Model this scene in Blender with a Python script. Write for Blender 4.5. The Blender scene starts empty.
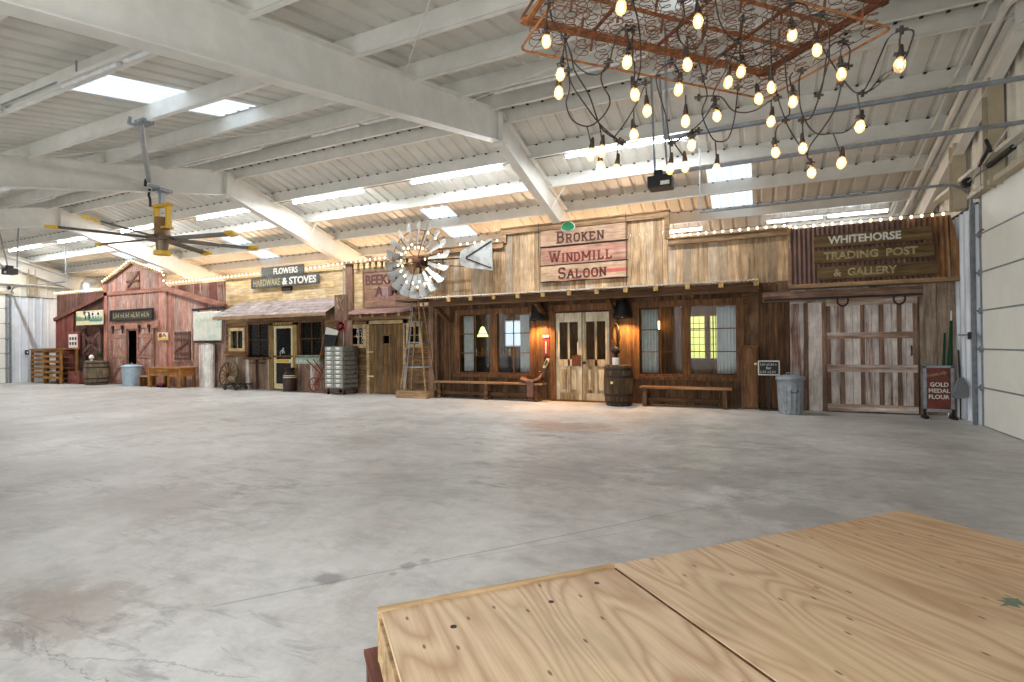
import bpy, math, random
import numpy as np
from mathutils import Vector, Matrix
C = bpy.context.scene.collection
SC = bpy.context.scene
random.seed(7)

# ------------------------------------------------------------------ camera
def setup_camera():
    yaw, pitch, roll = (math.radians(a) for a in (25.155, .437, .553))
    r = Vector((math.cos(yaw), math.sin(yaw), 0)); f = Vector((-math.sin(yaw), math.cos(yaw), 0)); d = Vector((0, 0, -1))
    f2 = f * math.cos(pitch) - d * math.sin(pitch); d2 = d * math.cos(pitch) + f * math.sin(pitch)
    right = r * math.cos(roll) + d2 * math.sin(roll); down = d2 * math.cos(roll) - r * math.sin(roll)
    cam = bpy.data.cameras.new('camera'); o = bpy.data.objects.new('camera', cam); C.objects.link(o)
    m = Matrix((right, -down, -f2)).transposed().to_4x4(); m.translation = (0, 0, 1.36)
    o.matrix_world = m
    cam.sensor_width = 36; cam.lens = 527.27 / 1024 * 36; cam.clip_start = .05; cam.clip_end = 200
    SC.camera = o
setup_camera()

# ------------------------------------------------------------------ world, exposure, large lights
w = bpy.data.worlds.new('sky'); SC.world = w; w.use_nodes = True
bg = w.node_tree.nodes['Background']; bg.inputs[0].default_value = (.86, .93, 1, 1); bg.inputs[1].default_value = 1.7
vs = SC.view_settings; vs.view_transform = 'Standard'; vs.look = 'None'; vs.gamma = 1; vs.use_curve_mapping = False
vs.exposure = 0.5
SC.cycles.use_denoising = True
SC.cycles.max_bounces = 8; SC.cycles.diffuse_bounces = 5; SC.cycles.transparent_max_bounces = 12
SC.cycles.sample_clamp_indirect = 6; SC.cycles.caustics_reflective = False; SC.cycles.caustics_refractive = False
def area(name, loc, rot, sx, sy, power, col):
    l = bpy.data.lights.new(name, 'AREA'); l.shape = 'RECTANGLE'; l.size = sx; l.size_y = sy; l.energy = power; l.color = col
    o = bpy.data.objects.new(name, l); C.objects.link(o); o.location = loc; o.rotation_euler = rot
    return o
# daylight coming in through the three open roll-up doorways in the wall behind the camera
for dx_, pw_ in ((-21.5, 140), (-11.5, 150), (-1.5, 150)):
    area('doorway_daylight', (dx_, -1.35, 1.85), (math.radians(90), 0, 0), 4.2, 3.4, pw_, (.95, .97, 1))

# ------------------------------------------------------------------ helpers
class MB:
    def __init__(s):
        s.v = []; s.f = []; s.t = []; s.h = []; s.m = []
    def face(s, idx, t, h=.5, m=0):
        s.f.append(idx); s.t.append(t); s.h.append(h); s.m.append(m)
    def add(s, vs_, fs_, t=None, h=None, m=0):
        b = len(s.v); s.v += [tuple(q) for q in vs_]
        t = random.random() if t is None else t; h = random.random() if h is None else h
        for f in fs_: s.face([b + i for i in f], t, h, m)
        return s
    def box(s, x0, x1, y0, y1, z0, z1, t=None, h=None, m=0):
        if x0 > x1: x0, x1 = x1, x0
        if y0 > y1: y0, y1 = y1, y0
        if z0 > z1: z0, z1 = z1, z0
        v = [(x0, y0, z0), (x1, y0, z0), (x1, y1, z0), (x0, y1, z0), (x0, y0, z1), (x1, y0, z1), (x1, y1, z1), (x0, y1, z1)]
        return s.add(v, [(0, 3, 2, 1), (4, 5, 6, 7), (0, 1, 5, 4), (1, 2, 6, 5), (2, 3, 7, 6), (3, 0, 4, 7)], t, h, m)
    def beam(s, p, q, w_, h_, t=None, up=(0, 0, 1), m=0, hh=None):
        p = Vector(p); q = Vector(q); d = (q - p).normalized(); up = Vector(up)
        if abs(d.dot(up)) > .98: up = Vector((0, 1, 0))
        a = d.cross(up).normalized() * (w_ / 2); b = a.normalized().cross(d).normalized() * (h_ / 2)
        v = [p - a - b, p + a - b, p + a + b, p - a + b, q - a - b, q + a - b, q + a + b, q - a + b]
        return s.add(v, [(0, 1, 2, 3), (7, 6, 5, 4), (0, 4, 5, 1), (1, 5, 6, 2), (2, 6, 7, 3), (3, 7, 4, 0)], t, hh, m)
    def cyl(s, p, q, r, n=12, r2=None, t=None, m=0, caps=True, h=None):
        r2 = r if r2 is None else r2
        p = Vector(p); q = Vector(q); d = (q - p).normalized(); a = d.orthogonal().normalized(); b = d.cross(a)
        v = [p + (a * math.cos(k * 6.28318 / n) + b * math.sin(k * 6.28318 / n)) * r for k in range(n)]
        v += [q + (a * math.cos(k * 6.28318 / n) + b * math.sin(k * 6.28318 / n)) * r2 for k in range(n)]
        f = [(k, (k + 1) % n, n + (k + 1) % n, n + k) for k in range(n)]
        if caps: f += [tuple(range(n))[::-1], tuple(range(n, 2 * n))]
        return s.add(v, f, t, h, m)
    def tube(s, pts, r, n=5, t=None, m=0, closed=False, h=None):
        pts = [Vector(p) for p in pts]; N = len(pts); v = []; f = []
        a = None
        for i, p in enumerate(pts):
            if closed: d = pts[(i + 1) % N] - pts[i - 1]
            else: d = pts[min(i + 1, N - 1)] - pts[max(i - 1, 0)]
            if d.length < 1e-7: d = Vector((0, 0, 1))
            d.normalize()
            if a is None: a = d.orthogonal().normalized()
            a = (a - d * a.dot(d))
            if a.length < 1e-5: a = d.orthogonal()
            a.normalize(); b = d.cross(a)
            for k in range(n):
                g = k * 6.28318 / n; v.append(p + (a * math.cos(g) + b * math.sin(g)) * r)
        for i in range(N if closed else N - 1):
            j = (i + 1) % N
            for k in range(n): f.append((i * n + k, i * n + (k + 1) % n, j * n + (k + 1) % n, j * n + k))
        if not closed: f += [tuple(range(n))[::-1], tuple((N - 1) * n + k for k in range(n))]
        return s.add(v, f, t, h, m)
    def lathe(s, prof, c=(0, 0, 0), n=20, t=None, m=0, h=None):
        v = []; f = []
        for (r, z) in prof:
            for k in range(n):
                g = k * 6.283185 / n; v.append((c[0] + r * math.cos(g), c[1] + r * math.sin(g), c[2] + z))
        for i in range(len(prof) - 1):
            for k in range(n): f.append((i * n + k, i * n + (k + 1) % n, (i + 1) * n + (k + 1) % n, (i + 1) * n + k))
        f += [tuple(range(n))[::-1], tuple((len(prof) - 1) * n + k for k in range(n))]
        return s.add(v, f, t, h, m)
    def prism(s, poly, y0, y1, t=None, m=0, h=None):
        """poly: (x, z) outline, pushed from y0 to y1"""
        n = len(poly); v = [(x, y0, z) for x, z in poly] + [(x, y1, z) for x, z in poly]
        f = [tuple(range(n)), tuple(range(n, 2 * n))[::-1]] + [(k, n + k, n + (k + 1) % n, (k + 1) % n) for k in range(n)]
        return s.add(v, f, t, h, m)
    def prism_x(s, poly, x0, x1, t=None, m=0, h=None):
        """poly: (y, z) outline, pushed from x0 to x1"""
        n = len(poly); v = [(x0, y, z) for y, z in poly] + [(x1, y, z) for y, z in poly]
        f = [tuple(range(n)), tuple(range(n, 2 * n))[::-1]] + [(k, n + k, n + (k + 1) % n, (k + 1) % n) for k in range(n)]
        return s.add(v, f, t, h, m)
    def build(s, name, mats, parent=None, world=True, smooth=False, bevel=0):
        me = bpy.data.meshes.new(name)
        off = Vector((0, 0, 0))
        if parent is not None and world:
            p = parent
            while p is not None: off += p.location; p = p.parent
        me.from_pydata([(q[0] - off.x, q[1] - off.y, q[2] - off.z) for q in s.v], [], s.f)
        if not isinstance(mats, (list, tuple)): mats = [mats]
        for m in mats: me.materials.append(m)
        me.polygons.foreach_set('material_index', s.m)
        a = me.attributes.new('tone', 'FLOAT', 'FACE'); a.data.foreach_set('value', s.t)
        a = me.attributes.new('hue', 'FLOAT', 'FACE'); a.data.foreach_set('value', s.h)
        if smooth: me.polygons.foreach_set('use_smooth', [True] * len(s.f))
        me.update(); me.validate()
        o = bpy.data.objects.new(name, me); C.objects.link(o)
        if parent is not None: o.parent = parent
        if bevel:
            b = o.modifiers.new('edge', 'BEVEL'); b.width = bevel; b.segments = 2; b.limit_method = 'ANGLE'
        return o

def tag(o, label=None, cat=None, group=None, kind=None):
    if label: o['label'] = label
    if cat: o['category'] = cat
    if group: o['group'] = group
    if kind: o['kind'] = kind
    return o
def thing(name, label, cat, loc=(0, 0, 0), rz=0, group=None):
    o = bpy.data.objects.new(name, None); C.objects.link(o); o.location = loc; o.rotation_euler = (0, 0, rz)
    o.empty_display_size = .1
    return tag(o, label, cat, group)
def structure(name, mb, mats, **k):
    return tag(mb.build(name, mats, **k), kind='structure')
def copy_tree(o, parent=None):
    c = o.copy(); C.objects.link(c); c.parent = parent
    for ch in list(o.children): copy_tree(ch, c)
    return c

# ------------------------------------------------------------------ materials
def lin(c): return tuple((x / 12.92 if x <= .04045 else ((x + .055) / 1.055) ** 2.4) for x in (c[0] / 255, c[1] / 255, c[2] / 255)) + (1,)
class NT:
    def __init__(s, name, rough=.6, metal=0, spec=.5):
        s.mat = bpy.data.materials.new(name); s.mat.use_nodes = True; s.n = s.mat.node_tree.nodes; s.l = s.mat.node_tree.links
        s.b = s.n['Principled BSDF']; s.b.inputs['Roughness'].default_value = rough; s.b.inputs['Metallic'].default_value = metal
        s.b.inputs['Specular IOR Level'].default_value = spec
    def new(s, typ, **k):
        n = s.n.new(typ)
        for a, b in k.items(): setattr(n, a, b)
        return n
    def link(s, a, b): s.l.new(a, b)
    def coords(s, scale=(1, 1, 1), tone_off=True, kind='Object'):
        tc = s.new('ShaderNodeTexCoord'); mp = s.new('ShaderNodeMapping'); s.link(tc.outputs[kind], mp.inputs[0])
        mp.inputs['Scale'].default_value = scale
        if tone_off:
            at = s.attr('tone'); mu = s.new('ShaderNodeMath', operation='MULTIPLY'); mu.inputs[1].default_value = 37.0
            s.link(at, mu.inputs[0]); s.link(mu.outputs[0], mp.inputs['Location'])
        return mp.outputs[0]
    def attr(s, name):
        a = s.new('ShaderNodeAttribute'); a.attribute_name = name; return a.outputs['Fac']
    def noise(s, vec, scale=5, detail=4, rough=.6, dist=0):
        n = s.new('ShaderNodeTexNoise'); n.inputs['Scale'].default_value = scale; n.inputs['Detail'].default_value = detail
        n.inputs['Roughness'].default_value = rough; n.inputs['Distortion'].default_value = dist
        if vec is not None: s.link(vec, n.inputs['Vector'])
        return n.outputs[0]
    def ramp(s, fac, stops):
        r = s.new('ShaderNodeValToRGB'); e = r.color_ramp.elements
        while len(e) > 1: e.remove(e[0])
        e[0].position = stops[0][0]; e[0].color = stops[0][1]
        for p, c in stops[1:]:
            q = e.new(p); q.color = c
        s.link(fac, r.inputs[0]); return r.outputs[0]
    def mix(s, fac, a, b, mode='MIX'):
        m = s.new('ShaderNodeMix', data_type='RGBA', blend_type=mode)
        for sock, val in ((m.inputs[0], fac), (m.inputs[6], a), (m.inputs[7], b)):
            if hasattr(val, 'is_linked') or hasattr(val, 'links'): s.link(val, sock)
            elif isinstance(val, (int, float)): sock.default_value = val
            else: sock.default_value = val
        return m.outputs[2]
    def math(s, op, a, b=None, clamp=False):
        m = s.new('ShaderNodeMath', operation=op); m.use_clamp = clamp
        for i, v in enumerate((a, b)):
            if v is None: continue
            if isinstance(v, (int, float)): m.inputs[i].default_value = v
            else: s.link(v, m.inputs[i])
        return m.outputs[0]
    def maprange(s, v, a, b, c, d):
        m = s.new('ShaderNodeMapRange'); m.inputs[1].default_value = a; m.inputs[2].default_value = b; m.inputs[3].default_value = c; m.inputs[4].default_value = d
        s.link(v, m.inputs[0]); return m.outputs[0]
    def bump(s, h, strength=.3, dist=.01):
        b = s.new('ShaderNodeBump'); b.inputs['Strength'].default_value = strength; b.inputs['Distance'].default_value = dist
        s.link(h, b.inputs['Height']); s.link(b.outputs[0], s.b.inputs['Normal'])
    def col(s, c): s.link(c, s.b.inputs['Base Color'])
BLACK = (0, 0, 0, 1)
def wood(name, dark, mid, light, axis='z', var=.45, hue=None, hue_amt=.5, paint=None, paint_amt=.5, rough=.75, scale=1.0):
    """board material: grain along one axis, every board with its own offset and brightness"""
    k = NT(name, rough, spec=.25)
    a, b = 1.1 * scale, 16 * scale
    sc = {'z': (b, b, a), 'x': (a, b, b), 'y': (b, a, b)}[axis]
    v = k.coords(sc)
    n = k.noise(v, 1.0, 5, .62, .4)
    c = k.ramp(n, [(.28, lin(dark)), (.5, lin(mid)), (.72, lin(light))])
    if hue is not None:
        c = k.mix(k.maprange(k.attr('hue'), .45, 1, 0, hue_amt), c, lin(hue))
    if paint is not None:
        v2 = k.coords(tuple(x * .35 for x in sc)); n2 = k.noise(v2, 1.0, 6, .7)
        n3 = k.math('ADD', k.math('MULTIPLY', n2, .8), k.math('MULTIPLY', k.attr('tone'), .2))
        lo = .66 - .3 * paint_amt
        c = k.mix(k.maprange(n3, lo, lo + .1, 0, 1), c, lin(paint))
    vv = k.coords((3, 3, 3)); blot = k.noise(vv, 1, 3)
    br = k.math('MULTIPLY', k.maprange(k.attr('tone'), 0, 1, 1 - var, 1 + var * .4), k.maprange(blot, .32, .68, .72, 1.14))
    fg = k.noise(k.coords(tuple(x * 3.2 for x in sc)), 1.0, 3, .7)
    br = k.math('MULTIPLY', br, k.maprange(fg, .32, .6, .66, 1.08))
    cc = k.new('ShaderNodeCombineXYZ')
    for i in range(3): k.link(br, cc.inputs[i])
    c = k.mix(1.0, c, cc.outputs[0], 'MULTIPLY')
    k.col(c); k.bump(n, .35, .006)
    return k.mat
def plain(name, c, rough=.5, metal=0, var=.08, scale=6, bump=0, spec=.5, c2=None, lo=.4, hi=.65):
    k = NT(name, rough, metal, spec)
    n = k.noise(k.coords((1, 1, 1)), scale, 5, .65)
    a = lin(c); b = lin(c2) if c2 else tuple(x * (1 - var * 2.2) for x in a[:3]) + (1,)
    k.col(k.ramp(n, [(lo, b), (hi, a)] if not c2 else [(lo, a), (hi, b)]))
    if bump: k.bump(n, bump, .01)
    return k.mat
def emit(name, c, strength, base=(255, 255, 255)):
    k = NT(name, .5); k.b.inputs['Base Color'].default_value = lin(base)
    k.b.inputs['Emission Color'].default_value = lin(c); k.b.inputs['Emission Strength'].default_value = strength
    return k.mat

M = {}
M['white_steel'] = plain('white_painted_steel', (228, 227, 220), .45, 0, .05, 3)
M['roof'] = plain('white_roof_sheet', (222, 219, 210), .42, 0, .05, 2)
M['liner'] = plain('white_wall_sheet', (214, 220, 226), .35, 0, .04, 3)
M['outer'] = plain('off_white_wall_sheet', (226, 222, 208), .5, 0, .05, 3)
M['tan_steel'] = plain('primed_tan_steel', (190, 178, 152), .5, 0, .08, 4)
M['galv'] = plain('galvanised_steel', (168, 174, 182), .38, .45, .12, 14)
M['galv_dull'] = plain('dull_galvanised_steel', (150, 156, 162), .5, .35, .14, 9, .1)
M['black'] = plain('black_plastic', (22, 21, 22), .45, 0, .1)
M['iron'] = plain('dark_iron', (52, 46, 42), .55, .6, .15, 12)
M['rust'] = plain('brown_rust', (122, 74, 46), .8, .1, .2, 30, .2, c2=(72, 44, 30))
M['rust_light'] = plain('orange_rust', (168, 112, 66), .8, .05, .2, 24, .2, c2=(116, 72, 44))
M['cord'] = plain('black_rubber_cord', (38, 30, 26), .5, 0, .1)
M['red'] = plain('faded_red_paint', (136, 48, 46), .6, 0, .15, 15)
M['green'] = plain('green_paint', (20, 120, 70), .5, 0, .1, 12)
M['darkgreen'] = plain('dark_green_fabric', (20, 70, 42), .8, 0, .15, 12)
M['grey_fabric'] = plain('grey_fabric', (120, 122, 122), .9, 0, .1, 12)
M['white'] = plain('white_paint', (232, 230, 222), .5, 0, .05, 12)
M['cream'] = plain('cream_paint', (226, 214, 170), .6, 0, .1, 12)
M['yellow'] = plain('yellow_enamel', (222, 178, 22), .4, 0, .08, 12)
M['brown_leather'] = plain('brown_leather', (120, 74, 50), .45, 0, .25, 18, .2)
M['curtain'] = plain('white_curtain_cloth', (222, 224, 224), .9, 0, .08, 10)
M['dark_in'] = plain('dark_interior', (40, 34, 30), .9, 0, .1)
M['slate'] = plain('black_slate', (24, 28, 34), .6, 0, .1)
M['leaf'] = plain('green_leaf', (50, 100, 38), .6, 0, .3, 20)
M['tube'] = emit('lit_tube', (240, 247, 255), 26.0)
M['tube_back'] = emit('lit_tube_dimmer', (236, 245, 255), 12.0)  # same kind of tube, set dimmer behind the parapets
M['tube_off'] = plain('unlit_tube', (226, 226, 226), .3)
M['mini'] = emit('mini_bulb_glow', (255, 216, 150), 6.0)
M['filament'] = emit('warm_filament', (255, 196, 110), 45.0)
M['lampglow'] = emit('warm_lamp_bulb', (255, 190, 110), 12.0)
def glass(name, tint=(1, 1, 1), mixf=.85):
    k = NT(name, .03); n = k.n; k.n.remove(k.b)
    t = n.new('ShaderNodeBsdfTransparent'); t.inputs[0].default_value = tint + (1,)
    g = n.new('ShaderNodeBsdfGlossy'); g.inputs['Roughness'].default_value = .03
    fr = n.new('ShaderNodeFresnel'); fr.inputs[0].default_value = 1.18
    mx = n.new('ShaderNodeMixShader'); k.link(fr.outputs[0], mx.inputs[0]); k.link(t.outputs[0], mx.inputs[1]); k.link(g.outputs[0], mx.inputs[2])
    k.link(mx.outputs[0], n['Material Output'].inputs[0]); return k.mat
M['glass'] = glass('window_glass', (.93, .95, .94))
M['bulb_glass'] = glass('bulb_glass', (1, .97, .9))
def glow_glass():
    """frosted warm glass of a small string bulb, lit from inside"""
    k = NT('lit_bulb_glass', .15); k.b.inputs['Base Color'].default_value = lin((255, 225, 180))
    k.b.inputs['Emission Color'].default_value = lin((255, 214, 150)); k.b.inputs['Emission Strength'].default_value = .75
    n = k.n; t = n.new('ShaderNodeBsdfTransparent'); mx = n.new('ShaderNodeMixShader'); mx.inputs[0].default_value = .36
    k.link(t.outputs[0], mx.inputs[1]); k.link(k.b.outputs[0], mx.inputs[2]); k.link(mx.outputs[0], n['Material Output'].inputs[0]); return k.mat
M['bulb_lit'] = glow_glass()
def skylight():
    k = NT('translucent_roof_panel', .5); n = k.n; k.n.remove(k.b)
    t = n.new('ShaderNodeBsdfTranslucent'); t.inputs[0].default_value = (.9, .95, 1, 1)
    sx = k.new('ShaderNodeSeparateXYZ'); k.link(k.coords((1, 1, 1), False), sx.inputs[0]); wv = k.math('ABSOLUTE', k.math('SUBTRACT', k.math('FRACT', k.math('MULTIPLY', sx.outputs[0], 6.7)), .5))
    k.link(k.mix(k.maprange(wv, .3, .42, 0, 1), (.5, .54, .57, 1), (.68, .72, .75, 1)), t.inputs[0])
    k.link(t.outputs[0], n['Material Output'].inputs[0]); return k.mat
M['skylight'] = skylight()
W = {}
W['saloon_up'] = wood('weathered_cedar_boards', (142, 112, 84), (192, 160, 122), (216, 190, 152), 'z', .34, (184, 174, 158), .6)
W['saloon_lo'] = wood('stained_shaded_boards', (66, 46, 30), (108, 77, 51), (142, 108, 76), 'z', .38, (132, 110, 88), .5)  # stain brown, with awning shade partly put into the darker colour
W['beam'] = wood('dark_brown_beam', (66, 44, 28), (104, 74, 48), (134, 102, 70), 'x', .3)
W['beam_z'] = wood('dark_brown_post', (66, 46, 32), (104, 74, 50), (134, 100, 70), 'z', .25)
W['trim_x'] = wood('weathered_trim_board', (120, 92, 66), (158, 126, 92), (186, 156, 120), 'x', .25)
W['frame_z'] = wood('orange_brown_frame', (84, 58, 36), (122, 86, 56), (150, 112, 76), 'z', .2)
W['frame_x'] = wood('orange_brown_rail', (84, 58, 36), (122, 86, 56), (150, 112, 76), 'x', .2)
W['tail'] = wood('pale_rafter_ends', (150, 112, 62), (196, 158, 96), (216, 184, 124), 'y', .2)
W['white_z'] = wood('flaking_white_boards', (96, 66, 56), (134, 104, 92), (170, 144, 130), 'z', .25, (150, 92, 84), .35, (208, 198, 190), .8)
W['white_x'] = wood('flaking_white_rails', (104, 74, 58), (150, 120, 100), (178, 150, 130), 'x', .2, None, 0, (206, 192, 180), .3)
W['grey_z'] = wood('silvered_boards', (120, 100, 84), (160, 140, 120), (190, 172, 150), 'z', .3, (150, 110, 84), .6)
W['red_z'] = wood('worn_red_barn_boards', (126, 94, 84), (176, 144, 130), (202, 174, 158), 'z', .25, (190, 106, 84), .6)
W['red_x'] = wood('worn_red_barn_rail', (124, 76, 64), (166, 112, 94), (190, 142, 120), 'x', .22, (170, 130, 110), .5)
W['darkred_z'] = wood('dark_red_brown_boards', (68, 48, 42), (104, 74, 64), (134, 100, 86), 'z', .35, (118, 62, 52), .5)
W['pine_x'] = wood('yellow_pine_boards', (174, 142, 98), (208, 178, 130), (226, 202, 160), 'x', .22, (196, 178, 146), .6)
W['pine_dark_x'] = wood('brown_pine_logs', (92, 66, 42), (136, 104, 70), (168, 136, 98), 'x', .3, (146, 118, 92), .6)
W['shingle'] = wood('grey_wood_shingles', (122, 112, 108), (158, 148, 144), (184, 174, 168), 'y', .28, (150, 126, 118), .6)
W['old_door'] = wood('brown_plank_door', (84, 58, 34), (130, 98, 60), (164, 132, 88), 'z', .3, (112, 100, 84), .5)
W['cream_door'] = wood('chipped_cream_door', (118, 92, 64), (168, 148, 114), (198, 182, 148), 'z', .2, None, 0, (214, 204, 178), .85)
W['barrel'] = wood('dark_barrel_staves', (46, 34, 22), (82, 64, 44), (112, 92, 66), 'z', .3)
W['barrel_old'] = wood('grey_barrel_staves', (78, 66, 50), (124, 108, 84), (156, 140, 112), 'z', .3)
W['orange_x'] = wood('varnished_orange_wood', (132, 78, 36), (168, 106, 54), (190, 132, 74), 'x', .25)
W['pallet_x'] = wood('amber_crate_slats', (118, 78, 38), (160, 112, 60), (184, 138, 80), 'x', .25)
W['pallet_z'] = wood('amber_crate_posts', (108, 70, 36), (150, 104, 56), (176, 130, 74), 'z', .25)
W['bench_x'] = wood('bench_plank', (110, 80, 54), (150, 112, 78), (178, 142, 104), 'x', .15)
W['sign_pink'] = wood('faded_pink_sign_board', (156, 108, 90), (190, 142, 122), (206, 172, 144), 'x', .18, (196, 176, 140), .8, (192, 100, 92), .42)
W['sign_brown'] = wood('brown_sign_plank', (74, 56, 34), (110, 88, 56), (136, 112, 74), 'x', .2)
W['sign_dark'] = wood('charcoal_sign_board', (64, 64, 60), (92, 92, 86), (116, 114, 106), 'x', .15)
W['sign_beek'] = wood('red_brown_sign_panel', (110, 80, 60), (148, 114, 88), (174, 140, 110), 'x', .15, None, 0, (132, 100, 86), .4)
W['redbrown_z'] = wood('red_brown_shingle_boards', (92, 68, 56), (132, 102, 84), (158, 126, 106), 'z', .25)

# ---- board walls
def top_at(prof, x):
    for (a, za), (b, zb) in zip(prof, prof[1:]):
        if a <= x <= b and b > a: return za + (zb - za) * (x - a) / (b - a)
    return prof[-1][1]
def boards_v(mb, x0, x1, z0, top, y, wmin=.16, wmax=.24, holes=(), th=.025, gap=.006, jit=.008, m=0, hj=0):
    """vertical boards; top is a height or a profile [(x, z), ...]; holes are (xa, xb, za, zb)"""
    x = x0
    while x < x1 - 1e-4:
        w_ = random.uniform(wmin, wmax); xe = min(x + w_, x1)
        if x1 - xe < wmin * .5: xe = x1
        t, h = random.random(), random.random(); yj = y - random.uniform(0, jit)
        cuts = sorted({x, xe} | {c for hh in holes for c in hh[:2] if x < c < xe} | ({c for c, _ in top if x < c < xe} if isinstance(top, list) else set()))
        for a, b in zip(cuts, cuts[1:]):
            mid = (a + b) / 2; za, zb = (top_at(top, a + 1e-5), top_at(top, b - 1e-5)) if isinstance(top, list) else (top, top)
            spans = [(z0, None)]
            for hh in sorted(holes, key=lambda q: q[2]):
                if hh[0] < mid < hh[1]:
                    s0 = spans.pop()
                    if hh[2] > s0[0] + .01: spans.append((s0[0], hh[2]))
                    if hh[3] < min(za, zb): spans.append((hh[3], None))
            ga = gap / 2 if a == x else 0; gb = gap / 2 if b == xe else 0
            for lo, hi in spans:
                if hi is None:
                    if za - lo > .01 or zb - lo > .01:
                        mb.prism([(a + ga, lo), (b - gb, lo), (b - gb, max(zb, lo + .001)), (a + ga, max(za, lo + .001))], yj, yj + th, t, m, h)
                else: mb.box(a + ga, b - gb, yj, yj + th, lo, hi, t, h, m)
        x = xe
def boards_h(mb, x0, x1, z0, z1, y, wmin=.16, wmax=.22, holes=(), th=.025, gap=.006, jit=.01, m=0, lmax=3.0):
    z = z0
    while z < z1 - 1e-4:
        w_ = random.uniform(wmin, wmax); ze = min(z + w_, z1)
        if z1 - ze < wmin * .5: ze = z1
        x = x0
        while x < x1 - 1e-4:
            xe = min(x + random.uniform(lmax * .5, lmax), x1)
            if x1 - xe < .4: xe = x1
            t, h = random.random(), random.random(); yj = y - random.uniform(0, jit)
            segs = [(x, xe)]
            for hh in holes:
                if hh[2] < ze - .02 and hh[3] > z + .02:
                    ns = []
                    for a, b in segs:
                        if hh[1] <= a or hh[0] >= b: ns.append((a, b)); continue
                        if hh[0] > a: ns.append((a, hh[0]))
                        if hh[1] < b: ns.append((hh[1], b))
                    segs = ns
            for a, b in segs: mb.box(a, b - .003, yj, yj + th, z + gap / 2, ze - gap / 2, t, h, m)
            x = xe
        z = ze
# ---- lettering
DG = None
def text_mb(mb, s, x0, x1, z0, z1, y, depth=.01, bold=.0, t=None, m=0, slant=0.0, rise=0.0):
    """flat lettering filling the rectangle x0..x1, z0..z1 on the plane y, facing -y"""
    cu = bpy.data.curves.new('lettering', 'FONT'); cu.body = s; cu.size = 1; cu.extrude = .01; cu.offset = bold; cu.resolution_u = 3
    ob = bpy.data.objects.new('lettering', cu); C.objects.link(ob)
    dg = bpy.context.evaluated_depsgraph_get(); dg.update()
    me = bpy.data.meshes.new_from_object(ob.evaluated_get(dg))
    vs_ = [v.co.copy() for v in me.vertices]; fs_ = [tuple(p.vertices) for p in me.polygons]
    bpy.data.objects.remove(ob); bpy.data.curves.remove(cu); bpy.data.meshes.remove(me)
    ax = min(v.x for v in vs_); bx = max(v.x for v in vs_); ay = min(v.y for v in vs_); by = max(v.y for v in vs_)
    out = []
    for v in vs_:
        u = (v.x - ax) / (bx - ax); q = (v.y - ay) / (by - ay)
        out.append((x0 + u * (x1 - x0) + slant * q, y - (depth if v.z < 0 else 0) if False else (y - depth if v.z > 0 else y), z0 + q * (z1 - z0) + rise * u))
    mb.add(out, fs_, t, None, m)
GL = {  # slab letters: strokes on a unit cell and the ends that carry serifs
 'B': ([[(.18, 0), (.18, 1)], [(.18, 1), (.6, 1), (.75, .88), (.75, .64), (.6, .52), (.18, .52)], [(.6, .52), (.8, .4), (.8, .14), (.62, 0), (.18, 0)]], [(.14, 0), (.14, 1)]),
 'R': ([[(.18, 0), (.18, 1)], [(.18, 1), (.62, 1), (.78, .86), (.78, .62), (.62, .48), (.18, .48)], [(.48, .48), (.8, 0)]], [(.18, 0), (.14, 1), (.8, 0)]),
 'O': ([[(.3, 0), (.7, 0), (.86, .2), (.86, .8), (.7, 1), (.3, 1), (.14, .8), (.14, .2), (.3, 0)]], []),
 'K': ([[(.2, 0), (.2, 1)], [(.78, 1), (.22, .45)], [(.4, .58), (.82, 0)]], [(.2, 0), (.2, 1), (.78, 1), (.82, 0)]),
 'E': ([[(.2, 0), (.2, 1)], [(.2, 1), (.8, 1), (.8, .78)], [(.2, .5), (.62, .5)], [(.2, 0), (.8, 0), (.8, .24)]], [(.18, 0), (.18, 1)]),
 'N': ([[(.18, 0), (.18, 1)], [(.18, 1), (.82, 0)], [(.82, 0), (.82, 1)]], [(.18, 0), (.14, 1), (.82, 1)]),
 'W': ([[(.08, 1), (.3, 0)], [(.3, 0), (.5, .85)], [(.5, .85), (.7, 0)], [(.7, 0), (.92, 1)]], [(.08, 1), (.5, .95), (.92, 1)]),
 'I': ([[(.5, 0), (.5, 1)]], [(.5, 0), (.5, 1)]),
 'D': ([[(.18, 0), (.18, 1)], [(.18, 1), (.6, 1), (.82, .78), (.82, .22), (.6, 0), (.18, 0)]], [(.14, 0), (.14, 1)]),
 'M': ([[(.14, 0), (.14, 1)], [(.14, 1), (.5, .3)], [(.5, .3), (.86, 1)], [(.86, 1), (.86, 0)]], [(.14, 0), (.14, 1), (.86, 0), (.86, 1)]),
 'L': ([[(.25, 0), (.25, 1)], [(.25, 0), (.82, 0), (.82, .28)]], [(.22, 0), (.25, 1)]),
 'S': ([[(.8, .76), (.8, 1), (.3, 1), (.16, .86), (.16, .64), (.3, .52), (.68, .5), (.84, .36), (.84, .14), (.68, 0), (.18, 0), (.18, .24)]], []),
 'A': ([[(.1, 0), (.46, 1)], [(.46, 1), (.54, 1)], [(.54, 1), (.9, 0)], [(.26, .36), (.74, .36)]], [(.1, 0), (.9, 0)])}
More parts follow.
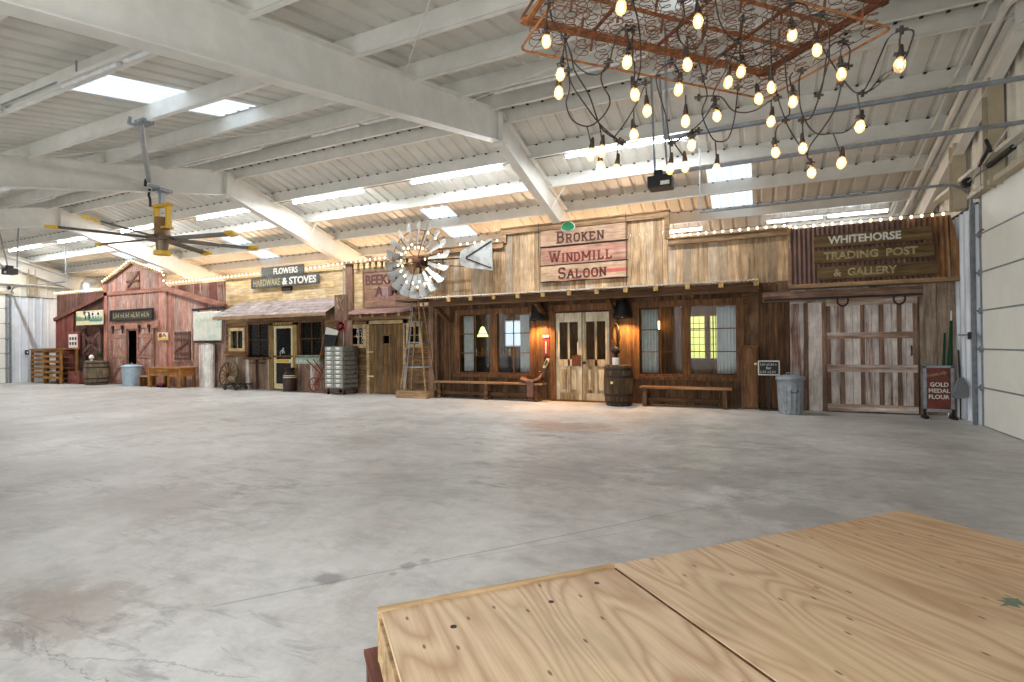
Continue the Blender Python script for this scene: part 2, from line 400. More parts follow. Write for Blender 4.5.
def slab_text(mb, s, x0, z0, cw, hs, hb, y, depth=.012, m=0):
    x = x0
    for i, ch in enumerate(s):
        h_ = hb if i == 0 else hs; w_ = cw * (1.35 if ch in 'WM' else .62 if ch == 'I' else 1) * (1.25 if i == 0 else 1)
        st, se = GL[ch]; T = .17 * h_ if i else .15 * h_
        for pl in st:
            for (a, b), (c, d) in zip(pl, pl[1:]):
                mb.beam((x + a * w_, y - depth / 2, z0 + b * (h_ - T) + T / 2), (x + c * w_, y - depth / 2, z0 + d * (h_ - T) + T / 2), T, depth, up=(0, 1, 0), t=.4, m=m)
        for a, b in se:
            mb.box(x + a * w_ - T, x + a * w_ + T, y - depth, y, z0 + (0 if b < .5 else h_ - T * .55), z0 + (T * .55 if b < .5 else h_), .4, .5, m)
        x += w_ + cw * .12
    return x
# ================================================================== THE BUILDING
XR, XL, YN, YF, YR = 3.25, -28.0, -1.5, 18.6, 8.85
def roof_z(y): return 6.0 - (.225 * (YR - y) if y < YR else .275 * (y - YR))

def floor_mat():
    k = NT('sealed_concrete', .42, spec=.4)
    p = k.coords((1, 1, 1), False)
    base = k.ramp(k.noise(p, .35, 6, .65), [(.3, lin((144, 141, 137))), (.5, lin((178, 176, 173))), (.68, lin((198, 197, 195)))])
    fine = k.noise(p, 5, 8, .75)
    base = k.mix(.6, base, k.ramp(fine, [(.3, lin((112, 108, 104))), (.5, lin((184, 182, 178))), (.7, lin((226, 224, 220)))]), 'SOFT_LIGHT')
    # scuffed tyre smears, stretched one way
    st = k.noise(k.coords((1.3, 4.2, 1), False), 1.5, 6, .7, .8); msk = k.noise(p, .5, 2)
    sm = k.math('MULTIPLY', k.maprange(st, .52, .64, 0, .6), k.maprange(msk, .45, .6, 0, 1))
    base = k.mix(sm, base, lin((104, 100, 100)))
    # brownish stains
    br = k.maprange(k.noise(k.coords((.8, 1.4, 1), False), .8, 5, .7), .6, .74, 0, .42)
    base = k.mix(br, base, lin((150, 122, 98)))
    # pale dusty smears
    lt = k.maprange(k.noise(k.coords((2.4, 1, 1), False), .6, 4, .6), .6, .75, 0, .35)
    base = k.mix(lt, base, lin((206, 204, 198)))
    mt = k.noise(k.coords((1, 1.7, 1), False), 1.7, 9, .78, .3)
    base = k.mix(k.maprange(mt, .5, .66, 0, .42), base, lin((118, 115, 113)))
    mt2 = k.noise(k.coords((1.6, 1, 1), False), .75, 7, .7, .5)
    base = k.mix(k.maprange(mt2, .54, .68, 0, .4), base, lin((134, 126, 116)))
    sx = k.new('ShaderNodeSeparateXYZ'); k.link(p, sx.inputs[0])
    def spot(cx, cy, r, ax=1.0):
        a = k.math('MULTIPLY', k.math('SUBTRACT', sx.outputs[0], cx), ax); b = k.math('SUBTRACT', sx.outputs[1], cy)
        d = k.math('SQRT', k.math('ADD', k.math('MULTIPLY', a, a), k.math('MULTIPLY', b, b)))
        d = k.math('ADD', d, k.maprange(k.noise(p, 3.5, 6, .7), .3, .7, -r * .6, r * .6))
        return k.maprange(d, r * .6, r * 1.15, 1, 0)
    for cx, cy, r, ax, c, amt in ((-2.32, 2.34, .085, .8, (92, 90, 90), .7), (-1.98, 2.68, .05, 1, (104, 102, 100), .6), (-1.93, 2.8, .035, 1, (110, 106, 104), .5), (-2.0, 2.55, .03, 1, (116, 112, 110), .5),
                                (-3.0, 8.3, .5, .5, (150, 104, 74), .5), (-3.3, 1.5, .3, .6, (124, 106, 90), .45), (-2.0, 5.3, .55, .7, (116, 112, 110), .4), (-.6, 5.6, .5, .7, (112, 108, 108), .4),
                                (-4.8, 3.0, .5, .5, (128, 110, 98), .4), (.2, 4.7, .35, .6, (128, 122, 118), .4)):
        base = k.mix(k.math('MULTIPLY', spot(cx, cy, r, ax), amt), base, lin(c))
    # saw-cut joint with a second line, and a wandering crack
    wob = k.maprange(k.noise(p, 1.2, 3), 0, 1, -.012, .012)
    lx = k.math('ADD', k.math('SUBTRACT', k.math('MULTIPLY', sx.outputs[0], 1.0), k.math('MULTIPLY', sx.outputs[1], .73)), 0.0)
    def line(ax_, ay_, bx_, by_, wd, amt, wobble=.0):
        dx, dy = bx_ - ax_, by_ - ay_; L_ = math.hypot(dx, dy); nx, ny = -dy / L_, dx / L_
        d = k.math('ADD', k.math('MULTIPLY', sx.outputs[0], nx), k.math('MULTIPLY', sx.outputs[1], ny)); d = k.math('SUBTRACT', d, ax_ * nx + ay_ * ny)
        if wobble: d = k.math('ADD', d, k.maprange(k.noise(p, 2.2, 5, .7), 0, 1, -wobble, wobble))
        u = k.math('SUBTRACT', k.math('ADD', k.math('MULTIPLY', sx.outputs[0], dx / L_), k.math('MULTIPLY', sx.outputs[1], dy / L_)), (ax_ * dx + ay_ * dy) / L_)
        on = k.math('MULTIPLY', k.maprange(u, -.05, .05, 0, 1), k.maprange(u, L_ - .05, L_ + .05, 1, 0))
        return k.math('MULTIPLY', k.math('MULTIPLY', k.maprange(k.math('ABSOLUTE', d), wd * .5, wd * 1.3, 1, 0), on), amt)
    for a in ((-2.62, 1.85, -.78, 4.2, .008, .45), (-1.9, 2.75, -.7, 4.0, .006, .25), (-.8, 4.2, 1.2, 6.6, .008, .25), (-2.9, 1.25, -1.9, 1.55, .005, .35, .12), (-3.9, 1.35, -2.2, 1.2, .004, .5, .2), (-4.3, 3.6, -2.6, 4.8, .01, .3)):
        base = k.mix(line(*a), base, lin((78, 76, 76)))
    k.col(base)
    k.link(k.maprange(fine, .3, .7, .34, .52), k.b.inputs['Roughness']); k.bump(fine, .12, .004)
    return k.mat
M['floor'] = floor_mat()
mb = MB(); mb.box(XL - .3, XR + .3, YN - .3, YF + .3, -.2, 0); structure('floor', mb, M['floor'])
mb = MB(); mb.box(XL - 12, XR + 12, YN - 14, YN - .3, -.25, -.05); structure('ground', mb, plain('pale_gravel_yard', (190, 186, 176), .9, 0, .1, 3))

# ---- ribbed sheet, ribs along the slope (roof) or upright (walls)
def rib_profile(a, b, pitch=.3, rib=.05, h=.035):
    """offsets along a line with raised ribs: list of (s, height)"""
    out = [(a, 0)]; s = a + pitch / 2
    while s < b - rib:
        out += [(s - rib, 0), (s - rib * .45, h), (s + rib * .45, h), (s + rib, 0)]; s += pitch
    out.append((b, 0)); return out
def slope_sheet(mb, x0, x1, y0, y1, pitch=.3, m=0):
    pr = rib_profile(x0, x1, pitch); v = []; f = []
    for x, h in pr: v += [(x, y0, roof_z(y0) + h), (x, y1, roof_z(y1) + h)]
    for i in range(len(pr) - 1): f.append((2 * i, 2 * i + 1, 2 * i + 3, 2 * i + 2))
    mb.add(v, f, .5, .5, m)
def wall_sheet(mb, axis, fixed, a, b, z0, z1, inward, pitch=.3, h=.03, rib=.05, m=0, z1b=None):
    pr = rib_profile(a, b, pitch, rib, h); v = []; f = []
    z1b = z1 if z1b is None else z1b
    for s, hh in pr:
        q = fixed + inward * hh; zt = z1 + (z1b - z1) * (s - a) / (b - a)
        v += [(q, s, z0), (q, s, zt)] if axis == 'x' else [(s, q, z0), (s, q, zt)]
    for i in range(len(pr) - 1): f.append((2 * i, 2 * i + 1, 2 * i + 3, 2 * i + 2))
    mb.add(v, f, .5, .5, m)
# roof with the skylight bays left open
sky_near = [(-8.0, 3.7, 6.15), (-15.8, 3.7, 6.15), (-.5, 3.7, 6.15)]
sky_far = [(x, 12.06, 14.25) for x in (-.56, -8.0, -16.2, -22.6)]
mb = MB()
def roof_side(mb, ya, yb, skies):
    cuts = sorted([(x - .45, x + .45, a, b) for x, a, b in skies]); x = XL - .2
    for xa, xb, a, b in cuts:
        slope_sheet(mb, x, xa, ya, yb); slope_sheet(mb, xa, xb, ya, a); slope_sheet(mb, xa, xb, b, yb); x = xb
    slope_sheet(mb, x, XR + .2, ya, yb)
roof_side(mb, YN - .2, YR, sky_near); roof_side(mb, YR, YF + .2, sky_far)
structure('ceiling', mb, M['roof'])
# an outer skin above the sheets keeps daylight to the skylights only
mb = MB(); n = 0
for i, (x, a, b) in enumerate(sky_near + sky_far):
    sm = MB(); slope_sheet(sm, x - .45, x + .45, a, b); structure('window_%d' % (i + 1), sm, M['skylight'])

# ---- rigid frames: tapered rafters with flanges, splice plate at the ridge
def rafter(mb, X, d=.57, fl=.2):
    zt = lambda y: roof_z(y) - .25
    zb_n = [(YN + .1, zt(YN + .1) - .62), (1.5, zt(1.5) - .56), (YR, zt(YR) - d)]
    zb_f = [(YR, zt(YR) - d), (13.5, zt(13.5) - .6), (YF - .1, zt(YF - .1) - .62)]
    for pts in (zb_n, zb_f):
        for (ya, za), (yb, zb) in zip(pts, pts[1:]):
            mb.prism_x([(ya, za), (yb, zb), (yb, zt(yb)), (ya, zt(ya))], X - .006, X + .006, .5)
            mb.beam((X, ya, za), (X, yb, zb), fl, .014, .5); mb.beam((X, ya, zt(ya) - .007), (X, yb, zt(yb) - .007), fl, .014, .5)
    for yy in (YR - .012, YR + .012): mb.box(X - .1, X + .1, yy - .01, yy + .01, zt(YR) - d - .09, zt(YR), .5)
    for yy in (YN + .25, YF - .25):   # columns
        mb.box(X - .1, X + .1, yy - .2, yy - .186, 0, zt(yy), .5); mb.box(X - .1, X + .1, yy + .186, yy + .2, 0, zt(yy), .5); mb.box(X - .006, X + .006, yy - .19, yy + .19, 0, zt(yy), .5)
FX = (-4.4, -12.02, -19.64)
for i, X in enumerate(FX):
    mb = MB(); rafter(mb, X); structure('trim_%d' % (i + 1), mb, M['white_steel'])
for i, X in enumerate((XR - .13, XL + .13)):
    mb = MB(); rafter(mb, X, .34, .15); structure('trim_%d' % (i + 4), mb, M['white_steel'])
# ---- purlins: Z sections under the sheets, one object each
PN = [8.55, 7.4, 6.2, 4.95, 3.5, 2.25, 1.0, -.25]; PFa = [9.15, 10.3, 11.45, 12.6, 13.75, 14.9, 16.05, 17.2, 18.35]
def purlin(y, i):
    mb = MB(); z1 = roof_z(y) - .004; z0 = z1 - .285; s = 1 if y < YR else -1
    mb.box(XL, XR, y - .004, y + .004, z0, z1, .5)
    mb.box(XL, XR, y - .065, y, z0 - .004, z0 + .004, .5); mb.box(XL, XR, y - .065, y - .058, z0, z0 + .02, .5)
    mb.box(XL, XR, y, y + .065, z1 - .02, z1 - .012, .5)
    structure('trim_%d' % (i + 6), mb, M['white_steel'])
for i, y in enumerate(PN + PFa): purlin(y, i)
# flange braces and roof rod bracing
mb = MB()
for X in FX:
    for y in (11.45,):
        zb = roof_z(y) - .8
        for sx_ in (-1, 1): mb.beam((X + .05 * sx_, y, zb), (X + .42 * sx_, y, roof_z(y) - .28), .05, .012, .5)
structure('trim_23', mb, M['white_steel'])
mb = MB()
for a, b in (((-4.3, 5.8, 4.98), (-1.0, 2.3, 4.3)), ((-4.3, 7.6, 5.4), (3.1, 5.0, 4.9)), ((-4.3, 9.4, 5.6), (3.1, 12.4, 4.8)), ((-12.0, 5.2, 4.95), (-4.5, 8.3, 5.6))):
    mb.cyl(a, b, .007, 6, t=.5)
structure('trim_24', mb, M['white_steel'])
# dark screw ends where ribs cross the purlins
mb = MB()
for y in PN[:6] + PFa[:5]:
    x = XL + .1
    while x < XR:
        z = roof_z(y + .09) - .004
        mb.box(x - .022, x + .022, y + (.03 if y < YR else -.06) - .02, y + (.03 if y < YR else -.06) + .025, z - .012, z + .004, .5); x += .3
structure('trim_25', mb, plain('foam_closure', (52, 46, 40), .9))

# ---- end walls and long walls
def end_wall(name, X, inw, door=(6.82, 10.8, 3.66)):
    mb = MB(); y = YN
    bays = [(YN, door[0], 0), (door[0], door[1], door[2]), (door[1], YF, 0)]
    for a, b, z0 in bays:
        segs = [(a, min(b, YR)), (max(a, YR), b)] if a < YR < b else [(a, b)]
        for p, q in segs:
            wall_sheet(mb, 'x', X + .02 * -inw, p, q, z0, roof_z(p), inw, z1b=roof_z(q))
    for z in (2.2, 4.1):     # girts
        for a, b, zz in bays:
            if z > zz: mb.box(X, X - .0 + inw * .16, a, b, z - .03, z + .03, .5) if z > 3.6 else None
    structure(name, mb, M['outer'])
end_wall('wall_right', XR + .02, -1); end_wall('wall_left', XL - .02, 1)
mb = MB(); wall_sheet(mb, 'y', YF + .02, XL, XR, 0, roof_z(YF), -1); structure('wall_back', mb, M['outer'])
mb = MB(); opn = [(-23.6, -19.4), (-13.6, -9.4), (-3.6, .6)]; x = XL
for a, b in opn:
    wall_sheet(mb, 'y', YN - .02, x, a, 0, roof_z(YN), 1); wall_sheet(mb, 'y', YN - .02, a, b, 3.6, roof_z(YN), 1); x = b
wall_sheet(mb, 'y', YN - .02, x, XR, 0, roof_z(YN), 1); structure('wall_front', mb, M['outer'])
# lower liner sheet beside the doors, with its dark top edge and bottom trim
def liner(name, X, inw, ya, yb, zt=3.57):
    mb = MB(); wall_sheet(mb, 'x', X, ya, yb, 0, zt, inw, pitch=.24, h=.035, rib=.045)
    o = structure(name, mb, M['liner'])
    t2 = MB(); t2.box(X - .01 if inw > 0 else X - .045, X + .045 if inw > 0 else X + .01, ya, yb, zt, zt + .02, .5); t2.build('top_edge', M['iron'], o)
    return o
liner('trim_26', XR - .02, -1, 10.86, 13.5); liner('trim_27', XR - .02, -1, YN, 6.7)
liner('trim_28', XL + .02, 1, 10.86, 13.5); liner('trim_29', XL + .02, 1, YN, 6.7)
# endwall posts and door jambs, tan primed
def posts(name, X, inw):
    mb = MB()
    for y in (11.55, 10.0, 7.7, 5.9):
        z0 = 3.62 if y > 6 else 0
        xa, xb = X + inw * .02, X + inw * .2
        mb.box(xa, xb, y - .12, y - .105, z0, roof_z(y) - .5, .5); mb.box(xa, xb, y + .105, y + .12, z0, roof_z(y) - .5, .5); mb.box(xa, xa + inw * .015, y - .11, y + .11, z0, roof_z(y) - .5, .5)
    mb.box(X, X + inw * .16, 6.7, 10.95, 3.66, 3.74, .5)
    structure(name, mb, M['tan_steel'])
posts('trim_30', XR, -1); posts('trim_31', XL, 1)
# white rake channel along the end wall roof
for nm, X, inw in (('trim_32', XR, -1), ('trim_33', XL, 1)):
    mb = MB()
    for (ya, yb) in ((YN, YR), (YR, YF)):
        mb.beam((X + inw * .32, ya, roof_z(ya) - .30), (X + inw * .32, yb, roof_z(yb) - .30), .05, .12, .5); mb.beam((X + inw * .5, ya, roof_z(ya) - .25), (X + inw * .5, yb, roof_z(yb) - .25), .03, .03, .5)
    structure(nm, mb, M['white_steel'])

# ---- sectional doors
def section_door(name, X, inw, y0=6.86, y1=10.78, h=3.66, n=6):
    ph = h / n
    mb = MB()
    for i in range(n): mb.box(X - inw * .02, X + inw * .03, y0, y1, i * ph + .006, (i + 1) * ph - .006, .5)
    o = structure(name, mb, M['door_panel'])
    s = MB()
    for i in range(n):
        for z in (i * ph + .004, ): s.box(X + inw * .03, X + inw * .036, y0, y1, z - .012, z + .012, .5)
    s.build('section_joint', M['galv_dull'], o)
    for y in (y1 - .02, y0 + .02, (y0 + y1) / 2):
        g = MB(); g.box(X + inw * .03, X + inw * .034, y - .04, y + .04, 0, h, .5)
        for i in range(1, n): g.box(X + inw * .03, X + inw * .055, y - .05, y + .05, i * ph - .05, i * ph + .05, .5); g.cyl((X + inw * .06, y - .07, i * ph), (X + inw * .06, y + .07, i * ph), .02, 8, t=.5)
        g.build('hinge_strip', M['galv_dull'], o)
    for y, sg in ((y1 + .09, 1), (y0 - .09, -1)):       # side tracks curving over into the room
        g = MB(); a = X + inw * .1
        g.box(a - .03, a + .03, y - .012, y + .012, 0, 3.58, .5)
        g.box(a - .03, a - .024, y - .04, y, 0, 3.58, .5); g.box(a + .024, a + .03, y - .04, y, 0, 3.58, .5)
        R_ = .34; pts = [(a + inw * R_ * (1 - math.cos(q)), y, 3.58 + R_ * math.sin(q)) for q in [k * math.pi / 16 for k in range(9)]]
        for p, q in zip(pts, pts[1:]): g.beam(p, q, .03, .05, .5, up=(0, 1, 0))
        end = X + inw * 4.25; g.beam(pts[-1], (end, y, 3.92), .055, .035, .5)
        g.build('door_track', M['galv_dull'], o)
        g = MB(); g.beam((end, y, 3.9), (end, y, roof_z(y) - .22), .03, .03, .5)
        g.build('track_hanger', M['galv_dull'], o)
    g = MB(); g.cyl((X + inw * .18, y0 - .3, 3.9), (X + inw * .18, y1 + .2, 3.9), .014, 8, t=.5)
    for yy in ((y0 + y1) / 2 - .8, (y0 + y1) / 2 + .8):
        pass
    g.build('torsion_shaft', M['galv'], o)
    g = MB(); g.cyl((X + inw * .18, y1 + .04, 3.9), (X + inw * .18, y1 - .05, 3.9), .075, 16, t=.5); g.cyl((X + inw * .18, y0 - .04, 3.9), (X + inw * .18, y0 + .05, 3.9), .075, 16, t=.5)
    g.build('cable_drum', M['black'], o)
    g = MB(); g.cyl((X + inw * .18, y1 - .9, 3.9), (X + inw * .18, y1 - 1.7, 3.9), .04, 12, t=.5); g.build('torsion_spring', M['black'], o)
    return o
M['door_panel'] = plain('white_door_panel', (226, 226, 216), .45, 0, .03, 2)
section_door('door_1', XR - .02, -1); section_door('door_2', XL + .02, 1)
# handle and lock on the right door track side
o = thing('door_latch', 'steel slide latch bolt at the edge of the right white roll-up door', 'latch', (3.13, 10.85, 1.3))
mb = MB(); mb.box(3.1, 3.16, 10.9, 11.05, 1.38, 1.5, .5); mb.build('latch_box', M['black'], o)
mb = MB(); mb.cyl((3.12, 11.0, 1.45), (3.12, 11.55, 1.46), .014, 8, t=.5); mb.build('bolt_rod', M['galv'], o)

# ---- door openers on their rails
def opener(X0, X1, inw, lab, hang):
    o = thing('door_opener', lab, 'opener', (X1, 8.75, 4.05))
    mb = MB(); mb.beam((X0, 8.72, 4.1), (X1, 8.72, 4.1), .03, .05, .5); mb.beam((X0, 8.79, 4.1), (X1, 8.79, 4.1), .008, .02, .5); mb.build('rail', M['galv'], o)
    mb = MB(); mb.box(X1 - .19, X1 + .19, 8.6, 8.9, 3.86, 4.06, .5); mb.box(X1 - .1, X1 + .04, 8.66, 8.84, 4.06, 4.16, .5); mb.build('motor_box', M['black'], o, bevel=.02)
    mb = MB(); mb.box(X1 + .02, X1 + .16, 8.59, 8.6, 3.89, 3.95, .5); mb.build('light_lens', M['white'], o)
    mb = MB()
    for a, b in hang: mb.beam(a, b, .03, .03, .5)
    mb.build('hanger_strap', M['galv_dull'], o)
opener(3.2, -1.42, -1, 'black garage door opener motor on steel rail behind the bulb cluster', [((-1.5, 8.72, 4.05), (-1.55, 8.72, 5.75)), ((-1.3, 8.72, 4.05), (-1.42, 8.72, 5.75))])
opener(-27.8, -22.5, 1, 'black garage door opener hanging high above the far left roll-up door', [((-22.6, 8.6, 4.1), (-23.4, 8.0, 5.6)), ((-22.4, 8.9, 4.1), (-22.3, 8.9, 5.75)), ((-22.5, 8.7, 4.1), (-22.5, 8.4, 5.7))])
o = thing('cable_arm', 'black-handled pull arm with cord above the right roll-up door', 'door arm', (2.9, 9.2, 4.0))
mb = MB(); mb.beam((3.1, 10.6, 3.95), (2.95, 8.9, 4.12), .015, .015, .5); mb.beam((3.1, 10.75, 3.85), (2.9, 9.75, 3.95), .015, .015, .5); mb.build('rod', M['white_steel'], o)
mb = MB(); mb.cyl((2.96, 9.95, 3.94), (2.86, 9.25, 4.0), .028, 10, t=.5); mb.cyl((2.86, 9.35, 4.12), (2.86, 9.2, 3.92), .024, 10, t=.5); mb.build('grip', M['black'], o)
mb = MB(); mb.cyl((2.9, 9.7, 3.95), (2.9, 9.7, 2.93), .004, 5, t=.5); mb.cyl((2.9, 9.76, 2.93), (2.9, 9.64, 2.94), .012, 6, t=.5); mb.build('pull_cord', M['red'], o)

# ---- tube lights
def tube_light(lit, mt=None):
    lab = ''
    o = thing('ceiling_light', lab, 'ceiling light')
    mb = MB(); mb.box(-1.24, 1.24, -.035, .035, .03, .075, .5); mb.build('housing', M['white_steel'], o, world=False)
    for s in (-1, 1):
        mb = MB(); mb.cyl((s * .06 if s > 0 else -1.2, 0, 0), (1.2 if s > 0 else -.06, 0, 0), .028, 10, t=.5); mb.build('tube', mt or (M['tube'] if lit else M['tube_off']), o, world=False)
    mb = MB(); mb.beam((-.9, 0, .07), (-.9, 0, .24), .015, .015, .5); mb.beam((.9, 0, .07), (.9, 0, .24), .015, .015, .5); mb.build('bracket', M['galv'], o, world=False)
    return o
plit = tube_light(True); pback = tube_light(True, M['tube_back']); poff = tube_light(False)
spots = []
for i, x in enumerate((-2.4, -6.3, -10.2, -14.2, -18.1, -22.0, -25.6)): spots.append((x, 10.42, 5.27, True, i, 'a'))
for i, x in enumerate((1.4, -2.5, -6.9)): spots.append((x, 14.12, 4.26, True, i, 'b'))
for i, x in enumerate((-2.6, -6.5, -10.3, -14.2, -18.1, -22.0)): spots.append((x, 7.5, 5.4, False, i, 'c'))
for i, x in enumerate((-6.3, -10.2)): spots.append((x, 3.41, 4.5, False, i, 'd'))
first = {'lit': True, 'off': True, 'back': True}
lbl = {'a': ['lit tube light pair behind the hanging bulb cluster', 'lit tube light pair above and left of the big windmill sail', 'lit tube light pair above the hardware store sign', 'lit tube light pair just right of the yellow ceiling fan', 'lit tube light pair directly behind the yellow fan motor', 'lit tube light pair left of the fan, above the red barn', 'lit tube light pair nearest the far left end wall, front row'],
       'b': ['lit tube light pair just above the rusty trading post roof', 'lit tube light pair right of the tall saloon parapet', 'lit tube light pair behind the windmill tail vane', 'lit tube light pair low behind the hardware store parapet', 'lit tube light pair low behind the yellow pine parapet left part', 'lit tube light pair low behind the barn shed roof', 'lit tube light pair low behind the barn gable', 'lit tube light pair low in the far left corner'],
       'c': ['unlit tube light pair near the ridge beside the bulb cluster', 'unlit tube light pair near the ridge between first and second rafters', 'unlit tube light pair near the ridge above the fan', 'unlit tube light pair near the ridge past the fan', 'unlit tube light pair near the ridge toward the left end', 'unlit tube light pair near the ridge at the far left'],
       'd': ['unlit tube light pair beside the nearest skylight', 'unlit tube light pair at the left end of the near conduit']}
for x, y, z, lit, i, row in spots:
    ky = 'back' if row == 'b' else 'lit' if lit else 'off'; base = {'back': pback, 'lit': plit, 'off': poff}[ky]
    if first[ky]: o = base; first[ky] = False
    else: o = copy_tree(base)
    if row == 'a':     # the reflector fixtures throw most of their light downwards
        l = bpy.data.lights.new('tube_reflector_light', 'AREA'); l.shape = 'RECTANGLE'; l.size = 2.35; l.size_y = .05; l.energy = 95; l.color = (.97, .98, 1)
        q = bpy.data.objects.new('tube_reflector_light', l); C.objects.link(q); q.location = (x, y, z - .04)
    o.location = (x, y, z); o['label'] = lbl[row][i]; o['group'] = {'a': 'lit tube lights of the front row', 'b': 'lit tube lights behind the parapets', 'c': 'unlit tube lights near the ridge', 'd': 'unlit tube lights over the near bay'}[row]
# conduit linking the lights
o = MB(); o.tube([(3, 10.42, 5.34), (-27, 10.42, 5.34)], .012, 6, .5); o.tube([(3, 7.5, 5.47), (-27, 7.5, 5.47)], .01, 6, .5); o.tube([(-4.6, 3.41, 4.58), (-27, 3.41, 4.58)], .012, 6, .5)
structure('trim_34', o, M['galv_dull'])
# ================================================================== THE STREET OF STOREFRONTS
Y0 = 12.1
def room(name, x0, x1, y1, h, mat_w, y0=12.16):
    """closed room behind a front: side walls, back wall, ceiling"""
    mb = MB(); mb.box(x0, x0 + .04, y0, y1, 0, h, .5); mb.box(x1 - .04, x1, y0, y1, 0, h, .5); mb.box(x0, x1, y1, y1 + .04, 0, h, .5); mb.box(x0, x1, y0 - .03, y1, h, h + .04, .5)
    return structure(name, mb, mat_w)
def window_unit(par, x0, x1, z0, z1, y, groups, cols, rows, mat, fw=.09, deep=.06, post=.1, mun=.022, sill=True, matz=None):
    """casing with posts between sashes (one mesh), muntins and a pane as sub-parts"""
    mb = MB()
    mb.box(x0 - fw, x0, y - .03, y + deep, z0 - fw, z1 + fw); mb.box(x1, x1 + fw, y - .03, y + deep, z0 - fw, z1 + fw)
    mb.box(x0, x1, y - .03, y + deep, z1, z1 + fw); mb.box(x0, x1, y - .03, y + deep, z0 - fw, z0)
    gw = (x1 - x0 - post * (groups - 1)) / groups
    for g in range(1, groups): mb.box(x0 + g * gw + (g - 1) * post, x0 + g * (gw + post), y - .03, y + deep, z0, z1)
    w_ = mb.build('window', mat, par)
    mu = MB()
    for g in range(groups):
        a = x0 + g * (gw + post)
        for c_ in range(1, cols): mu.box(a + gw * c_ / cols - mun / 2, a + gw * c_ / cols + mun / 2, y, y + .03, z0, z1, .5)
        for r_ in range(1, rows): mu.box(a, a + gw, y, y + .03, z0 + (z1 - z0) * r_ / rows - mun / 2, z0 + (z1 - z0) * r_ / rows + mun / 2, .5)
    mu.build('muntin_grid', mat, w_)
    pn = MB(); pn.box(x0, x1, y + .036, y + .04, z0, z1, .5); pn.build('pane', M['glass'], w_)
    if sill:
        sb = MB(); sb.box(x0 - .16, x1 + .16, y - .1, y, z0 - .12, z0 - .05); sb.build('sill', mat, w_)
    return w_
def curtain(x0, x1, z0, z1, y, lab, gather=0.0):
    mb = MB(); n = 46; v = []; f = []
    for j in range(7):
        q = j / 6; z = z1 + (z0 - z1) * q; sh = gather * math.sin(q * math.pi * .5)
        for i in range(n + 1):
            u = i / n; x = x0 + (x1 - x0) * u; x = x + sh * (1 - u) if gather > 0 else x + sh * u
            v.append((x, y + .03 * math.sin(u * 34 + .6 * q) + .008 * math.sin(u * 80), z))
    for j in range(6):
        for i in range(n): a = j * (n + 1) + i; f.append((a, a + 1, a + n + 2, a + n + 1))
    mb.add(v, f, .5, .5)
    o = mb.build('curtain', M['curtain'], smooth=True); sd = o.modifiers.new('cloth', 'SOLIDIFY'); sd.thickness = .004
    tag(o, lab, 'curtain', 'white curtains in the saloon windows'); return o
def corrugated(mb, x0, x1, pa, pb, pitch=.07, h=.018, t=.5, m=0, lift=1):
    """wavy sheet between two edges given as (y, z)"""
    v = []; f = []; n = max(4, int((x1 - x0) / pitch * 4)); ny, nz = -(pb[1] - pa[1]), (pb[0] - pa[0]); L_ = math.hypot(ny, nz); ny, nz = ny / L_ * lift, nz / L_ * lift
    for i in range(n + 1):
        x = x0 + (x1 - x0) * i / n; d = h * math.sin(i * math.pi / 2)
        v += [(x, pa[0] + ny * d, pa[1] + nz * d), (x, pb[0] + ny * d, pb[1] + nz * d)]
    for i in range(n):
        seg = int(i / n * (x1 - x0) / .62)
        random.seed(seg * 17 + int(x0 * 10)); tt = random.random(); mb.add([], [], .5); 
    random.seed(len(v) + int(x0 * 7))
    b = len(mb.v); mb.v += v
    tones = [random.random() for _ in range(int((x1 - x0) / .62) + 2)]
    for i in range(n): mb.face([b + 2 * i, b + 2 * i + 1, b + 2 * i + 3, b + 2 * i + 2], tones[int(i / n * (x1 - x0) / .62)], tones[int(i / n * (x1 - x0) / .62)], m)

def rusty_sheet():
    k = NT('rusty_corrugated_sheet', .7, .15); v = k.coords((1.2, 1.2, .5)); n = k.noise(v, 2.2, 6, .7)
    c = k.ramp(n, [(.3, lin((70, 52, 48))), (.5, lin((104, 78, 70))), (.62, lin((128, 92, 70))), (.72, lin((172, 158, 148)))])
    sx = k.new('ShaderNodeSeparateXYZ'); k.link(k.coords((1, 1, 1), False), sx.inputs[0])
    g = k.maprange(k.math('ADD', sx.outputs[0], k.maprange(k.noise(v, 1.3, 4), 0, 1, -.3, .3)), .75, .95, 0, .85)   # newer orange-rust sheet at the end
    c = k.mix(g, c, k.ramp(k.noise(k.coords((3, 3, .7)), 2, 4), [(.35, lin((84, 58, 38))), (.55, lin((150, 106, 60))), (.7, lin((184, 150, 108)))]))
    k.col(c); return k.mat
M['rusty_sheet'] = rusty_sheet()
M['awning_tin'] = plain('weathered_awning_tin', (206, 196, 182), .5, .2, .15, 8, c2=(150, 110, 82), lo=.5, hi=.8)
M['tin_purple'] = plain('faded_maroon_tin', (150, 122, 118), .5, .2, .12, 6, c2=(112, 80, 76), lo=.45, hi=.7)

def worn_marks(mb, x0, x1, z0, z1, y, n):
    '''worn-off lettering: a row of broken strokes that no longer reads'''
    w_ = (x1 - x0) / n
    for i in range(n):
        a = x0 + i * w_; k_ = (i * 7) % 4; h_ = z1 - z0
        mb.box(a, a + w_ * .2, y - .004, y, z0, z1 if k_ != 1 else z0 + h_ * .7, .5)
        if k_ != 2: mb.box(a + w_ * .2, a + w_ * .65, y - .004, y, z0 + h_ * (.0 if k_ == 0 else .42), z0 + h_ * (.18 if k_ == 0 else .6), .5)
        if k_ in (1, 3): mb.box(a + w_ * .5, a + w_ * .7, y - .004, y, z0 + h_ * .1, z0 + h_ * .55, .5)
